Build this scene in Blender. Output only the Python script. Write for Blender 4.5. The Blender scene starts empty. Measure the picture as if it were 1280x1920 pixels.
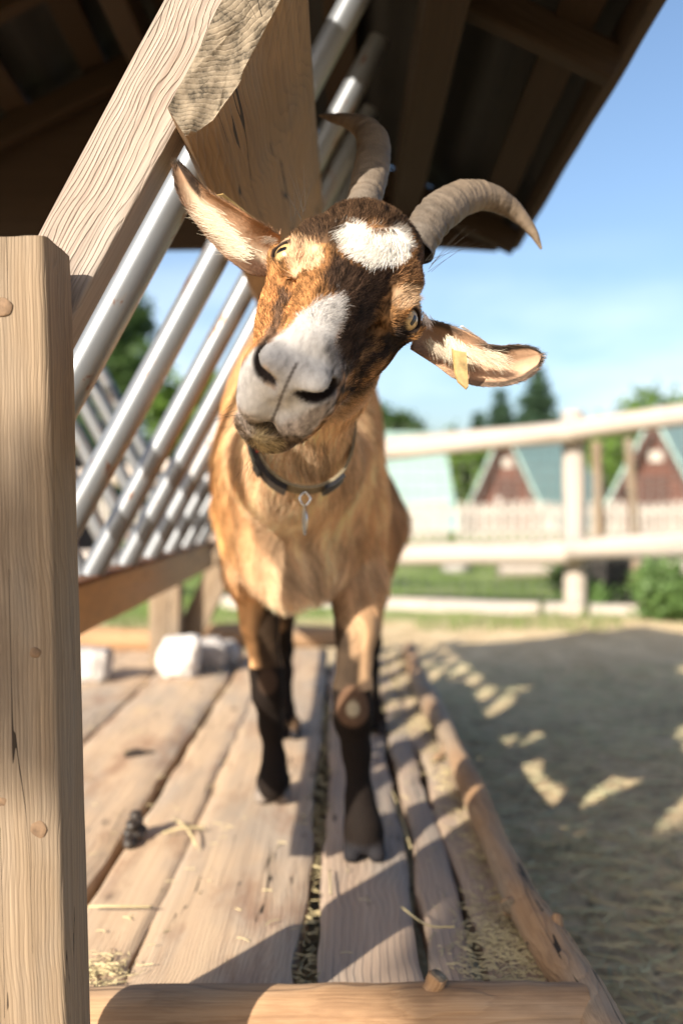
import bpy, math, random
import numpy as np
from mathutils import Vector, Matrix

random.seed(7)
rng = np.random.default_rng(7)
R = math.radians
sc = bpy.context.scene
COL = sc.collection

# ------------------------------------------------------------------ camera, sky, sun, exposure
CAMZ, HY, F = 0.52, 940.0, 1867.0
cd = bpy.data.cameras.new('camera'); cam = bpy.data.objects.new('camera', cd); COL.objects.link(cam)
cam.location = (0, 0, CAMZ); cam.rotation_euler = (R(90), 0, 0)
cd.sensor_fit = 'VERTICAL'; cd.sensor_height = 36; cd.sensor_width = 24; cd.lens = 35
cd.shift_y = -20/1920
cd.clip_start = 0.05; cd.clip_end = 600
cd.dof.use_dof = True; cd.dof.focus_distance = 0.85; cd.dof.aperture_fstop = 3.2
sc.camera = cam

SUN = Vector((-1.18, -1.72, 1.0)).normalized()
w = bpy.data.worlds.new('World'); sc.world = w; w.use_nodes = True
nt = w.node_tree; nt.nodes.clear()
out = nt.nodes.new('ShaderNodeOutputWorld'); bg = nt.nodes.new('ShaderNodeBackground')
sky = nt.nodes.new('ShaderNodeTexSky'); sky.sky_type = 'NISHITA'; sky.sun_disc = False
sky.sun_elevation = math.asin(SUN.z); sky.sun_rotation = math.atan2(SUN.x, SUN.y)
sky.air_density = 1.0; sky.dust_density = 2.2; sky.ozone_density = 2.6
bg.inputs['Strength'].default_value = 0.092
# thin bright cloud low in the sky
tc = nt.nodes.new('ShaderNodeTexCoord'); mp = nt.nodes.new('ShaderNodeMapping')
mp.inputs['Scale'].default_value = (1.3, 1.3, 4.0)
nz = nt.nodes.new('ShaderNodeTexNoise'); nz.inputs['Scale'].default_value = 1.6; nz.inputs['Detail'].default_value = 6
cr = nt.nodes.new('ShaderNodeValToRGB'); cr.color_ramp.elements[0].position = .46; cr.color_ramp.elements[1].position = .68
sp = nt.nodes.new('ShaderNodeSeparateXYZ'); mr = nt.nodes.new('ShaderNodeMapRange')
mr.inputs['From Min'].default_value = .26; mr.inputs['From Max'].default_value = .04
mul = nt.nodes.new('ShaderNodeMath'); mul.operation = 'MULTIPLY'
mul2 = nt.nodes.new('ShaderNodeMath'); mul2.operation = 'MULTIPLY'; mul2.inputs[1].default_value = .8
mix = nt.nodes.new('ShaderNodeMix'); mix.data_type = 'RGBA'
mix.inputs['B'].default_value = (9.5, 10, 10.6, 1)
L = nt.links.new
L(tc.outputs['Generated'], mp.inputs['Vector']); L(mp.outputs['Vector'], nz.inputs['Vector'])
L(nz.outputs['Fac'], cr.inputs['Fac']); L(tc.outputs['Generated'], sp.inputs[0]); L(sp.outputs['Z'], mr.inputs['Value'])
L(cr.outputs['Color'], mul.inputs[0]); L(mr.outputs['Result'], mul.inputs[1]); L(mul.outputs[0], mul2.inputs[0])
L(mul2.outputs[0], mix.inputs['Factor']); L(sky.outputs['Color'], mix.inputs['A'])
L(mix.outputs['Result'], bg.inputs['Color']); L(bg.outputs[0], out.inputs['Surface'])

sd = bpy.data.lights.new('sun', 'SUN'); sd.energy = 4.8; sd.angle = R(.53); sd.color = (1, .92, .79)
so = bpy.data.objects.new('sun', sd); COL.objects.link(so)
so.rotation_euler = SUN.to_track_quat('Z', 'Y').to_euler(); so.location = (-3, -5, 6)

sc.view_settings.view_transform = 'Standard'; sc.view_settings.look = 'None'
sc.view_settings.exposure = 1.15; sc.view_settings.gamma = 1.0
sc.cycles.use_denoising = True
sc.cycles.max_bounces = 6; sc.cycles.diffuse_bounces = 4; sc.cycles.glossy_bounces = 2
sc.cycles.transparent_max_bounces = 8; sc.cycles.caustics_reflective = False; sc.cycles.caustics_refractive = False
sc.cycles_curves.shape = 'RIBBONS'

def P(px, py, z):
    """photo pixel at a given distance -> world point"""
    return Vector(((px-640)/F*z, z, CAMZ+(HY-py)/F*z))

# ------------------------------------------------------------------ numpy noise
_perm = rng.random((64, 64, 64)).astype(np.float32)
def vnoise(p):
    p = np.asarray(p, dtype=np.float32); i = np.floor(p).astype(np.int64); f = p-i; f = f*f*(3-2*f)
    r = 0
    for dx in (0, 1):
        wx = f[..., 0] if dx else 1-f[..., 0]
        for dy in (0, 1):
            wy = f[..., 1] if dy else 1-f[..., 1]
            for dz in (0, 1):
                wz = f[..., 2] if dz else 1-f[..., 2]
                r = r+wx*wy*wz*_perm[(i[..., 0]+dx) & 63, (i[..., 1]+dy) & 63, (i[..., 2]+dz) & 63]
    return r*2-1
def fbm(p, o=3):
    p = np.asarray(p, dtype=np.float32)
    return sum(vnoise(p*2**k+17.3*k)*.5**k for k in range(o))

# ------------------------------------------------------------------ object helpers
def tag(o, label=None, cat=None, group=None, kind=None):
    if label: o['label'] = label
    if cat: o['category'] = cat
    if group: o['group'] = group
    if kind: o['kind'] = kind
    return o
def empty(name, loc=(0, 0, 0), rz=0):
    o = bpy.data.objects.new(name, None); COL.objects.link(o); o.location = loc; o.rotation_euler = (0, 0, rz)
    o.empty_display_size = .1
    return o
def adopt(o, parent):
    if parent is not None:
        o.parent = parent
        o.matrix_parent_inverse = pinv(parent)
    return o
def wmat(o):
    m = o.matrix_basis.copy()
    if o.parent: m = wmat(o.parent) @ o.matrix_parent_inverse @ m
    return m
def pinv(p): return wmat(p).inverted()
def mesh_obj(name, verts, faces, mat, parent=None, smooth=True, matrix=None, cols=None):
    me = bpy.data.meshes.new(name)
    if isinstance(verts, np.ndarray) and isinstance(faces, np.ndarray):
        nv, nf, k = len(verts), len(faces), faces.shape[1]
        me.vertices.add(nv); me.vertices.foreach_set('co', verts.astype(np.float32).ravel())
        me.loops.add(nf*k); me.loops.foreach_set('vertex_index', faces.astype(np.int32).ravel())
        me.polygons.add(nf); me.polygons.foreach_set('loop_start', np.arange(0, nf*k, k, dtype=np.int32))
        me.update(calc_edges=True)
    else:
        me.from_pydata([tuple(map(float, v)) for v in verts], [], [tuple(map(int, f)) for f in faces])
    me.validate()
    me.polygons.foreach_set('use_smooth', [smooth]*len(me.polygons))
    if cols is not None:
        at = me.color_attributes.new('col', 'FLOAT_COLOR', 'POINT')
        c = np.ones((len(me.vertices), 4), np.float32); c[:, :3] = cols; at.data.foreach_set('color', c.ravel())
    me.materials.append(mat)
    me.update()
    o = bpy.data.objects.new(name, me); COL.objects.link(o)
    if matrix is not None: o.matrix_basis = matrix
    return adopt(o, parent)
def axis_matrix(p0, p1, side):
    x = (Vector(p1)-Vector(p0)).normalized(); y = Vector(side); y = (y-x*y.dot(x)).normalized(); z = x.cross(y)
    m = Matrix((x, y, z)).transposed().to_4x4(); m.translation = Vector(p0)
    return m
def rrect(wd, ht, r=.004, n=5, sub=6):
    pts = []
    for cx, cy, a0 in ((wd/2-r, ht/2-r, 0), (-wd/2+r, ht/2-r, 90), (-wd/2+r, -ht/2+r, 180), (wd/2-r, -ht/2+r, 270)):
        for k in range(n): a = R(a0+90*k/(n-1)); pts.append((cx+r*math.cos(a), cy+r*math.sin(a)))
    return resample(pts, sub*4+16)
def resample(pts, n):
    p = np.array(pts+[pts[0]], float); d = np.r_[0, np.cumsum(np.hypot(*np.diff(p, axis=0).T))]
    t = np.linspace(0, d[-1], n, endpoint=False)
    t = np.unique(np.r_[t, d[:-1]])
    return np.c_[np.interp(t, d, p[:, 0]), np.interp(t, d, p[:, 1])]
def circ(r, n=28): return np.array([(r*math.cos(2*math.pi*k/n), r*math.sin(2*math.pi*k/n)) for k in range(n)])
def timber(name, p0, p1, side, sec, mat, parent=None, amp=.0015, seed=0, step=.02, bend=None, taper=None, freq=14, cut=0.0, smooth=True):
    """a solid swept along p0->p1; local X runs along the grain"""
    Ln = (Vector(p1)-Vector(p0)).length; m = max(3, int(Ln/step)); xs = np.linspace(0, Ln, m)
    sec = np.asarray(sec, float); n = len(sec)
    rad = np.hypot(sec[:, 0], sec[:, 1]); rad[rad == 0] = 1e-6; dirs = sec/rad[:, None]
    V = np.zeros((m, n, 3))
    for i, x in enumerate(xs):
        s = sec.copy()
        if taper: s = s*taper(x/Ln)
        q = np.c_[np.full(n, x*.25)*freq, s*freq*2.2]+seed*7.7
        dsp = fbm(q, 3)*amp
        s = s+dirs*dsp[:, None]
        b = bend(x/Ln) if bend else (0, 0)
        V[i, :, 1] = s[:, 0]+b[0]; V[i, :, 2] = s[:, 1]+b[1]
        V[i, :, 0] = x + (cut*s[:, 0] if i == 0 else 0)
    verts = list(V.reshape(-1, 3)); faces = []
    for i in range(m-1):
        for j in range(n):
            a, b = i*n+j, i*n+(j+1) % n; faces.append((a, b, b+n, a+n))
    for end, i in ((0, 0), (1, m-1)):
        base = V[i]; c = base.mean(0); prev = [i*n+j for j in range(n)]
        for sfac, off in ((.93, .0), (.6, 0), (.3, 0)):
            ring = c+(base-c)*sfac
            dd = fbm(ring*60+seed, 2)*amp*.8
            ring = ring.copy(); ring[:, 0] += dd+(off if end else -off)
            st = len(verts); verts += list(ring); cur = [st+j for j in range(n)]
            for j in range(n):
                f = (prev[j], cur[j], cur[(j+1) % n], prev[(j+1) % n]); faces.append(f if end == 0 else f[::-1])
            prev = cur
        verts.append(c); ci = len(verts)-1
        for j in range(n):
            f = (prev[j], ci, prev[(j+1) % n]); faces.append(f if end == 0 else f[::-1])
    me_o = mesh_obj(name, verts, faces, mat, parent, smooth, axis_matrix(p0, p1, side))
    if smooth:
        me_o.data.set_sharp_from_angle(angle=R(50))
    return me_o
def lathe(name, prof, mat, parent=None, n=24, matrix=None):
    V, Fc = [], []
    for r, z in prof:
        for k in range(n): V.append((r*math.cos(2*math.pi*k/n), r*math.sin(2*math.pi*k/n), z))
    for i in range(len(prof)-1):
        for k in range(n): Fc.append((i*n+k, i*n+(k+1) % n, (i+1)*n+(k+1) % n, (i+1)*n+k))
    return mesh_obj(name, V, Fc, mat, parent, True, matrix)
def blob(name, c, rad, mat, parent=None, seed=0, amp=.25, freq=1.5, n=26, flat=None, smooth=True):
    """irregular lump: stones, dung, knots"""
    V, Fc = [], []
    for i in range(n+1):
        for j in range(2*n):
            a, b = math.pi*i/n, math.pi*j/n
            V.append((math.sin(a)*math.cos(b), math.sin(a)*math.sin(b), math.cos(a)))
    V = np.array(V); d = 1+fbm(V*freq+seed*3.1, 4)*amp
    if flat: V = np.sign(V)*np.abs(V)**flat
    V = V*d[:, None]*np.array(rad)
    for i in range(n):
        for j in range(2*n):
            k = (j+1) % (2*n); Fc.append((i*2*n+j, (i+1)*2*n+j, (i+1)*2*n+k, i*2*n+k))
    return mesh_obj(name, V, Fc, mat, parent, smooth, Matrix.Translation(Vector(c)))

# ------------------------------------------------------------------ materials
class NT:
    def __init__(s, name):
        s.m = bpy.data.materials.new(name); s.m.use_nodes = True; s.t = s.m.node_tree; s.t.nodes.clear()
        s.out = s.n('OutputMaterial'); s.b = s.n('BsdfPrincipled'); s.l(s.b.outputs[0], s.out.inputs['Surface'])
    def n(s, k, **kw):
        nd = s.t.nodes.new('ShaderNode'+k)
        for a, v in kw.items():
            if hasattr(nd, a): setattr(nd, a, v)
            else: nd.inputs[a.replace('_', ' ')].default_value = v
        return nd
    def l(s, a, b): s.t.links.new(a, b)
    def noise(s, vec, scale, detail=4, rough=.55, dist=0):
        n = s.n('TexNoise'); n.inputs['Scale'].default_value = scale; n.inputs['Detail'].default_value = detail
        n.inputs['Roughness'].default_value = rough; n.inputs['Distortion'].default_value = dist
        if vec is not None: s.l(vec, n.inputs['Vector'])
        return n.outputs['Fac']
    def ramp(s, fac, stops, interp='LINEAR'):
        r = s.n('ValToRGB'); r.color_ramp.interpolation = interp; e = r.color_ramp.elements
        while len(e) < len(stops): e.new(.5)
        for el, (p, c) in zip(e, stops): el.position = p; el.color = (*c, 1) if len(c) == 3 else c
        s.l(fac, r.inputs['Fac']); return r.outputs['Color']
    def mix(s, fac, a, b, mode='MIX'):
        m = s.n('Mix'); m.data_type = 'RGBA'; m.blend_type = mode; m.clamp_factor = True
        for v, k in ((fac, 'Factor'), (a, 'A'), (b, 'B')):
            if isinstance(v, (int, float)) and k == 'Factor': m.inputs[0].default_value = v
            elif isinstance(v, tuple): m.inputs[k].default_value = (*v, 1)
            elif k == 'Factor': s.l(v, m.inputs[0])
            else: s.l(v, m.inputs[k])
        return m.outputs['Result']
    def math(s, op, a, b=None, c=None):
        m = s.n('Math'); m.operation = op
        for i, v in enumerate((a, b, c)):
            if v is None: continue
            if isinstance(v, (int, float)): m.inputs[i].default_value = v
            else: s.l(v, m.inputs[i])
        return m.outputs[0]
    def coords(s, scale=(1, 1, 1), kind='Object', rnd=0):
        t = s.n('TexCoord'); m = s.n('Mapping'); m.inputs['Scale'].default_value = scale; s.l(t.outputs[kind], m.inputs['Vector'])
        if rnd:
            oi = s.n('ObjectInfo'); v = s.n('VectorMath'); v.operation = 'SCALE'; v.inputs['Scale'].default_value = rnd
            cx = s.n('CombineXYZ'); 
            for k in range(3): s.l(oi.outputs['Random'], cx.inputs[k])
            s.l(cx.outputs[0], v.inputs[0]); s.l(v.outputs[0], m.inputs['Location'])
        return m.outputs[0]
    def bump(s, h, strength=.4, dist=.002, normal=None):
        b = s.n('Bump'); b.inputs['Strength'].default_value = strength; b.inputs['Distance'].default_value = dist
        s.l(h, b.inputs['Height'])
        if normal is not None: s.l(normal, b.inputs['Normal'])
        return b.outputs['Normal']
    def fin(s, col=None, rough=.8, normal=None, spec=.3):
        if isinstance(col, tuple): s.b.inputs['Base Color'].default_value = (*col, 1)
        elif col is not None: s.l(col, s.b.inputs['Base Color'])
        if isinstance(rough, (int, float)): s.b.inputs['Roughness'].default_value = rough
        else: s.l(rough, s.b.inputs['Roughness'])
        s.b.inputs['Specular IOR Level'].default_value = spec
        if normal is not None: s.l(normal, s.b.inputs['Normal'])
        return s.m

def wood(name, light, dark, grain=38, knots=1.0, crack=1.0, gray=None, endc=None, bump=.6, stain=None):
    s = NT(name)
    base = s.coords((1, 1, 1), rnd=9.0)
    # rings: distorted distance from an off-centre pith, stretched along X
    mp = s.n('Mapping'); mp.inputs['Scale'].default_value = (.9, 1, 1); mp.inputs['Location'].default_value = (0, .09, .045)
    s.l(s.n('TexCoord').outputs['Object'], mp.inputs['Vector'])
    warp = s.n('TexNoise'); warp.inputs['Scale'].default_value = 3.2; warp.inputs['Detail'].default_value = 3; s.l(base, warp.inputs['Vector'])
    wv = s.n('VectorMath'); wv.operation = 'MULTIPLY_ADD'; s.l(warp.outputs['Color'], wv.inputs[0]); wv.inputs[1].default_value = (.0, .05, .05); s.l(mp.outputs[0], wv.inputs[2])
    # knots bend the rings
    kc = s.coords((4.2, 8, 8), rnd=31.0)
    vo = s.n('TexVoronoi'); vo.inputs['Scale'].default_value = .9; s.l(kc, vo.inputs['Vector'])
    kd = vo.outputs['Distance']
    kn = s.math('SMOOTH_MIN', s.math('MULTIPLY', kd, 1.0), .42, .1)
    sep = s.n('SeparateXYZ'); s.l(wv.outputs[0], sep.inputs[0])
    r2 = s.math('SQRT', s.math('ADD', s.math('MULTIPLY', sep.outputs['Y'], sep.outputs['Y']), s.math('MULTIPLY', sep.outputs['Z'], sep.outputs['Z'])))
    r2 = s.math('ADD', r2, s.math('MULTIPLY', kn, -.035*knots))
    r2 = s.math('ADD', r2, s.math('MULTIPLY', s.math('SUBTRACT', s.noise(s.coords((5, 45, 45), rnd=1.5), 1.0, 4, .65), .5), .007))
    ring = s.math('FRACT', s.math('MULTIPLY', r2, grain*4.0))
    ringc = s.ramp(ring, [(0, (0, 0, 0)), (.55, (.45, .45, .45)), (.86, (1, 1, 1)), (1, (.05, .05, .05))])
    fib = s.noise(s.coords((3, 160, 160), rnd=5.0), 1.0, 5, .65)
    cl = s.noise(s.coords((2.0, 46, 46), rnd=3.0), 1.0, 3, .6)
    big = s.noise(s.coords((2.2, 7, 7), rnd=2.0), 1.0, 4, .6)
    ringw = s.math('MULTIPLY', ringc, s.math('MULTIPLY_ADD', big, .5, .25))
    fib2 = s.noise(s.coords((1.5, 420, 420), rnd=2.5), 1.0, 4, .7)
    fac = s.math('ADD', s.math('ADD', s.math('MULTIPLY', ringw, .40), s.math('MULTIPLY', fib, .62)), s.math('MULTIPLY', s.math('SUBTRACT', fib2, .5), .95))
    col = s.ramp(fac, [(.15, light), (.85, dark)])
    if gray: col = s.mix(s.ramp(big, [(.42, (0, 0, 0)), (.62, (1, 1, 1))]), col, s.ramp(fac, [(.15, gray), (.9, tuple(c*.45 for c in gray))]))
    if stain: col = s.mix(s.math('MULTIPLY', s.ramp(s.noise(s.coords((3, 9, 9), rnd=12.0), 1.3, 5, .65), [(.52, (0, 0, 0)), (.68, (1, 1, 1))]), .55), col, stain)
    # cracks along the grain
    ck = s.math('LESS_THAN', s.math('ABSOLUTE', s.math('SUBTRACT', s.noise(s.coords((.9, 26, 26), rnd=7.0), 1.0, 3, .5), .5)), .0026*crack*crack)
    ckm = s.math('MULTIPLY', ck, s.math('GREATER_THAN', s.noise(s.coords((3, 9, 9), rnd=4.0), 1.0, 2), .50))
    kdark = s.ramp(kd, [(.035*knots, (1, 1, 1)), (.075*knots+.001, (.25, .25, .25)), (.14*knots+.002, (0, 0, 0))])
    col = s.mix(kdark, col, tuple(c*.5 for c in dark))
    g0 = s.n('TexCoord'); sn0 = s.n('SeparateXYZ'); s.l(g0.outputs['Normal'], sn0.inputs[0])
    ckm = s.math('MULTIPLY', ckm, s.math('LESS_THAN', s.math('ABSOLUTE', sn0.outputs['X']), .72))
    col = s.mix(ckm, col, (.03, .02, .013))
    # end grain
    g = s.n('TexCoord'); sn = s.n('SeparateXYZ'); s.l(g.outputs['Normal'], sn.inputs[0])
    endf = s.math('GREATER_THAN', s.math('ABSOLUTE', sn.outputs['X']), .72)
    ec = endc or tuple(c*.75 for c in light)
    en = s.noise(s.coords((30, 30, 30), rnd=6.0), 2.2, 6, .7)
    ecol = s.ramp(s.math('ADD', s.math('MULTIPLY', en, .9), s.math('MULTIPLY', ringc, .08)), [(.3, ec), (.5, tuple(c*.6 for c in ec)), (.62, tuple(c*.16 for c in ec))])
    vc = s.n('TexVoronoi'); vc.feature = 'DISTANCE_TO_EDGE'; vc.inputs['Scale'].default_value = 26; s.l(s.coords((.3, 1, 2.2), rnd=3.0), vc.inputs['Vector'])
    ecr = s.math('MULTIPLY', s.math('LESS_THAN', vc.outputs['Distance'], .004), s.math('GREATER_THAN', s.noise(s.coords((9, 9, 9)), 1.6, 2), .5))
    ecol = s.mix(ecr, ecol, (.03, .022, .015))
    col = s.mix(endf, col, ecol)
    h = s.math('SUBTRACT', s.math('SUBTRACT', s.math('MULTIPLY', fib, .5), s.math('MULTIPLY', ringc, .35)), s.math('MULTIPLY', ckm, 1.6))
    h = s.math('ADD', h, s.math('MULTIPLY', cl, .5))
    h = s.math('SUBTRACT', h, s.math('MULTIPLY', s.math('MULTIPLY', ecr, endf), 1.5))
    return s.fin(col, .78, s.bump(h, bump, .0022), .25)

M = {}
M['post'] = wood('post_wood', (.30, .22, .145), (.11, .072, .043), 85, 1, .95, gray=(.27, .22, .17), bump=.8, stain=(.12, .078, .048))
M['beam'] = wood('beam_wood', (.36, .29, .235), (.12, .08, .062), 110, 1, 1.05, gray=(.38, .32, .27), bump=1.0)
M['halflog'] = wood('half_log_wood', (.27, .165, .08), (.13, .075, .038), 60, .9, 1.15, gray=(.23, .17, .12), endc=(.33, .265, .19), stain=(.34, .20, .09), bump=.8)
M['plank'] = wood('plank_wood', (.61, .445, .29), (.32, .21, .14), 60, .9, 1.02, gray=(.47, .37, .28), stain=(.22, .10, .05), bump=.5)
M['plank_gray'] = wood('gray_plank_wood', (.47, .345, .25), (.25, .17, .12), 34, .8, 1.07, gray=(.38, .31, .25), bump=.8)
M['log'] = wood('peeled_log_wood', (.44, .27, .145), (.21, .11, .055), 40, .7, 1.5, gray=(.36, .27, .19), endc=(.34, .25, .16), stain=(.14, .075, .04), bump=1.0)
M['pale'] = wood('pale_fence_wood', (.46, .39, .33), (.31, .26, .21), 20, .8, .98, gray=(.43, .38, .34))
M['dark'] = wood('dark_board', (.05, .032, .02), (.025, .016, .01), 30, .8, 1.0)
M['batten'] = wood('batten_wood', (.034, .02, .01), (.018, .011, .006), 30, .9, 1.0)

s = NT('painted_steel')
n1 = s.noise(s.coords((1, 6, 6), rnd=8), 6, 5, .65); n2 = s.noise(s.coords((1.5, 3, 3), rnd=4), 22, 4, .6)
rust = s.ramp(s.math('ADD', s.math('MULTIPLY', n1, .7), s.math('MULTIPLY', n2, .3)), [(.55, (0, 0, 0)), (.64, (1, 1, 1))])
rust2 = s.math('GREATER_THAN', s.math('MULTIPLY', n2, n1), .36)
col = s.mix(s.math('MULTIPLY', rust, .55), (.185, .195, .21), (.25, .17, .11))
col = s.mix(rust2, col, (.13, .06, .035))
s.b.inputs['Metallic'].default_value = .45
M['steel'] = s.fin(col, .38, s.bump(n2, .15, .001), .5)
s = NT('rusty_iron'); n1 = s.noise(s.coords((1, 4, 4)), 20, 5)
M['rust'] = s.fin(s.ramp(n1, [(.3, (.06, .035, .025)), (.7, (.19, .085, .04))]), .8, s.bump(n1, .4))
s = NT('trough_panel'); n1 = s.noise(s.coords((1, 3, 3)), 14, 6, .7); n2 = s.noise(s.coords((.6, 1.5, 1.5)), 5, 4, .6)
c_ = s.ramp(s.math('ADD', s.math('MULTIPLY', n1, .5), s.math('MULTIPLY', n2, .5)), [(.35, (.23, .145, .075)), (.52, (.36, .21, .09)), (.66, (.14, .075, .04))])
M['rail'] = s.fin(c_, .6, s.bump(n1, .3), .4)
def plain(name, col, rough=.6, var=.25, scale=30, metal=0, bump=.2, dist=.001):
    s = NT(name); n = s.noise(s.coords(rnd=3), scale, 5, .6)
    c = s.ramp(n, [(.3, tuple(v*(1-var) for v in col)), (.7, tuple(min(1, v*(1+var)) for v in col))])
    s.b.inputs['Metallic'].default_value = metal
    return s.fin(c, rough, s.bump(n, bump, dist), .4)
M['stone'] = plain('gray_stone', (.36, .33, .31), .85, .35, 25, bump=.6, dist=.004)
M['saltstone'] = plain('white_lick_stone', (.60, .57, .54), .7, .12, 18, bump=.4, dist=.003)
M['dung'] = plain('dung', (.035, .026, .02), .5, .4, 90)
M['black_plastic'] = plain('black_plastic', (.02, .02, .022), .35, .2)
M['red_plastic'] = plain('red_plastic', (.6, .05, .03), .4, .1)
M['webbing'] = plain('collar_webbing', (.20, .16, .10), .8, .3, 200, bump=.5)
M['tagmetal'] = plain('silver_tag', (.6, .6, .6), .25, .1, 60, metal=1)
M['eartag'] = plain('ear_tag_plastic', (.30, .20, .08), .4, .45, 120, bump=.2)
M['hay'] = plain('hay_strands', (.46, .37, .20), .7, .35, 12, bump=0)
M['haygreen'] = plain('hay_green', (.42, .39, .23), .75, .4, 12, bump=0)
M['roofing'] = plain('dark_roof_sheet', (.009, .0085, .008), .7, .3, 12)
M['cabinred'] = wood('cabin_red_wood', (.13, .058, .042), (.08, .035, .026), 20, .5, 1.0)
M['cabindark'] = wood('cabin_dark_trim', (.09, .045, .035), (.05, .03, .025), 20, .5, 1.0)
M['teal'] = plain('teal_metal_roof', (.27, .38, .345), .55, .12, 6)
M['picket'] = plain('picket_wood', (.42, .37, .33), .8, .2, 8)
M['trunk'] = plain('bark', (.13, .09, .06), .9, .35, 14, bump=.8, dist=.01)
M['wire'] = plain('fence_wire', (.25, .24, .23), .5, .1, metal=.6)
M['boxdark'] = plain('dark_crate_wood', (.035, .03, .026), .8, .3, 10)
def leafmat(name, c):
    s = NT(name); n = s.noise(s.coords(), 1.3, 3); oi = s.n('TexCoord')
    n2 = s.noise(s.coords(), 14, 2)
    col = s.ramp(s.math('ADD', s.math('MULTIPLY', n, .5), s.math('MULTIPLY', n2, .5)), [(.36, tuple(v*.55 for v in c)), (.62, tuple(v*1.35 for v in c))])
    s.b.inputs['Transmission Weight'].default_value = 0
    tr = s.n('BsdfTranslucent'); s.l(col, tr.inputs['Color']); ms = s.n('MixShader'); ms.inputs[0].default_value = .35
    s.l(s.b.outputs[0], ms.inputs[1]); s.l(tr.outputs[0], ms.inputs[2]); s.l(ms.outputs[0], s.out.inputs['Surface'])
    return s.fin(col, .55, None, .3)
M['conifer'] = leafmat('conifer_needles', (.045, .085, .045))
M['leaf'] = leafmat('broad_leaves', (.12, .20, .035))
M['leafdark'] = leafmat('dark_leaves', (.05, .09, .025))
M['bush'] = leafmat('bush_leaves', (.12, .20, .06))
M['grassblade'] = leafmat('grass_blades', (.15, .22, .05))

# ground colour changes with distance from the shelter
s = NT('ground_soil')
tcg = s.n('TexCoord'); sx = s.n('SeparateXYZ'); s.l(tcg.outputs['Object'], sx.inputs[0])
nb = s.noise(s.coords((1, 1, 1)), 1.6, 5, .6); nf = s.noise(s.coords((1, 1, 1)), 22, 6, .7); nm = s.noise(s.coords((1, .35, 1)), 9, 4, .6)
yy = s.math('ADD', sx.outputs['Y'], s.math('MULTIPLY', s.math('SUBTRACT', nb, .5), 1.6))
mud = s.ramp(s.math('ADD', s.math('MULTIPLY', nf, .6), s.math('MULTIPLY', nb, .4)), [(.33, (.15, .125, .085)), (.48, (.52, .385, .23)), (.64, (.78, .60, .36))])
straw = s.ramp(s.math('ADD', s.math('MULTIPLY', nf, .5), s.math('MULTIPLY', nm, .5)), [(.3, (.42, .29, .15)), (.6, (.78, .60, .37))])
grass = s.ramp(s.math('ADD', s.math('MULTIPLY', nb, .6), s.math('MULTIPLY', nf, .4)), [(.32, (.10, .15, .04)), (.5, (.19, .25, .075)), (.68, (.38, .38, .20))])
f1 = s.n('MapRange'); f1.inputs['From Min'].default_value = 3.2; f1.inputs['From Max'].default_value = 4.3; s.l(yy, f1.inputs['Value'])
f2 = s.n('MapRange'); f2.inputs['From Min'].default_value = 5.25; f2.inputs['From Max'].default_value = 6.0; s.l(yy, f2.inputs['Value'])
col = s.mix(f1.outputs[0], mud, straw); col = s.mix(f2.outputs[0], col, grass)
clod = s.noise(s.coords((1, 1, 1)), 34, 3, .6)
col = s.mix(s.math('MULTIPLY', s.math('GREATER_THAN', clod, .66), .75), col, (.05, .038, .026))
M['ground'] = s.fin(col, .95, s.bump(nf, .9, .03), .1)

# ------------------------------------------------------------------ ground
GZ = -0.15
xs = np.concatenate([np.linspace(-300, -8, 12), np.linspace(-7, 7, 160), np.linspace(8, 300, 12)])
ys = np.concatenate([np.linspace(-60, -2, 8), np.linspace(-1, 12, 150), np.linspace(13, 500, 22)])
X, Y = np.meshgrid(xs, ys); Z = np.full_like(X, GZ)
near = np.clip((30-np.hypot(X, Y))/20, 0, 1)
Z = Z+(fbm(np.stack([X*1.1, Y*1.1, X*0], -1), 3)*.022+fbm(np.stack([X*6, Y*6, X*0], -1), 2)*.006)*near
V = np.stack([X, Y, Z], -1).reshape(-1, 3); nx = len(xs)
ii = (np.arange(len(ys)-1)[:, None]*nx+np.arange(nx-1)[None]).ravel()
tag(mesh_obj('ground', V, np.c_[ii, ii+1, ii+nx+1, ii+nx], M['ground']), kind='structure')

# ------------------------------------------------------------------ scattered hay: thin bent strands
def strands(name, spots, mat, label, lmin, lmax, wmin=.0006, wmax=.0014, parent=None, lift=.004, tilt=.25):
    V, Fc = [], []
    for (x, y, z) in spots:
        a = random.uniform(0, 2*math.pi); Ls = random.uniform(lmin, lmax)*random.uniform(.5, 1); wd = random.uniform(wmin, wmax)
        cv = random.uniform(-1.2, 1.2); tl = random.uniform(0, tilt); st = len(V); m = 5
        px, py, pz = x, y, z+random.uniform(0, lift)
        for k in range(m):
            aa = a+cv*(k/(m-1)-.5); nx_, ny_ = -math.sin(aa), math.cos(aa)
            V += [(px+nx_*wd, py+ny_*wd, pz), (px-nx_*wd, py-ny_*wd, pz), (px, py, pz+wd*1.2)]
            px += math.cos(aa)*Ls/(m-1); py += math.sin(aa)*Ls/(m-1); pz += Ls/(m-1)*tl*math.cos(k*1.3)
        for k in range(m-1):
            b = st+3*k
            for e in range(3): Fc.append((b+e, b+(e+1) % 3, b+3+(e+1) % 3, b+3+e))
    o = mesh_obj(name, V, Fc, mat, parent, False)
    return tag(o, label, 'hay', kind='stuff')
def gz(x, y):
    p = np.array([[x*1.1, y*1.1, 0.]]); q = np.array([[x*6., y*6., 0.]])
    return GZ+float(fbm(p, 3)[0])*.022+float(fbm(q, 2)[0])*.006
def gzs(a):
    a = np.asarray(a); z0 = np.zeros(len(a))
    return GZ+fbm(np.stack([a[:, 0]*1.1, a[:, 1]*1.1, z0], -1), 3)*.022+fbm(np.stack([a[:, 0]*6, a[:, 1]*6, z0], -1), 2)*.006
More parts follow.
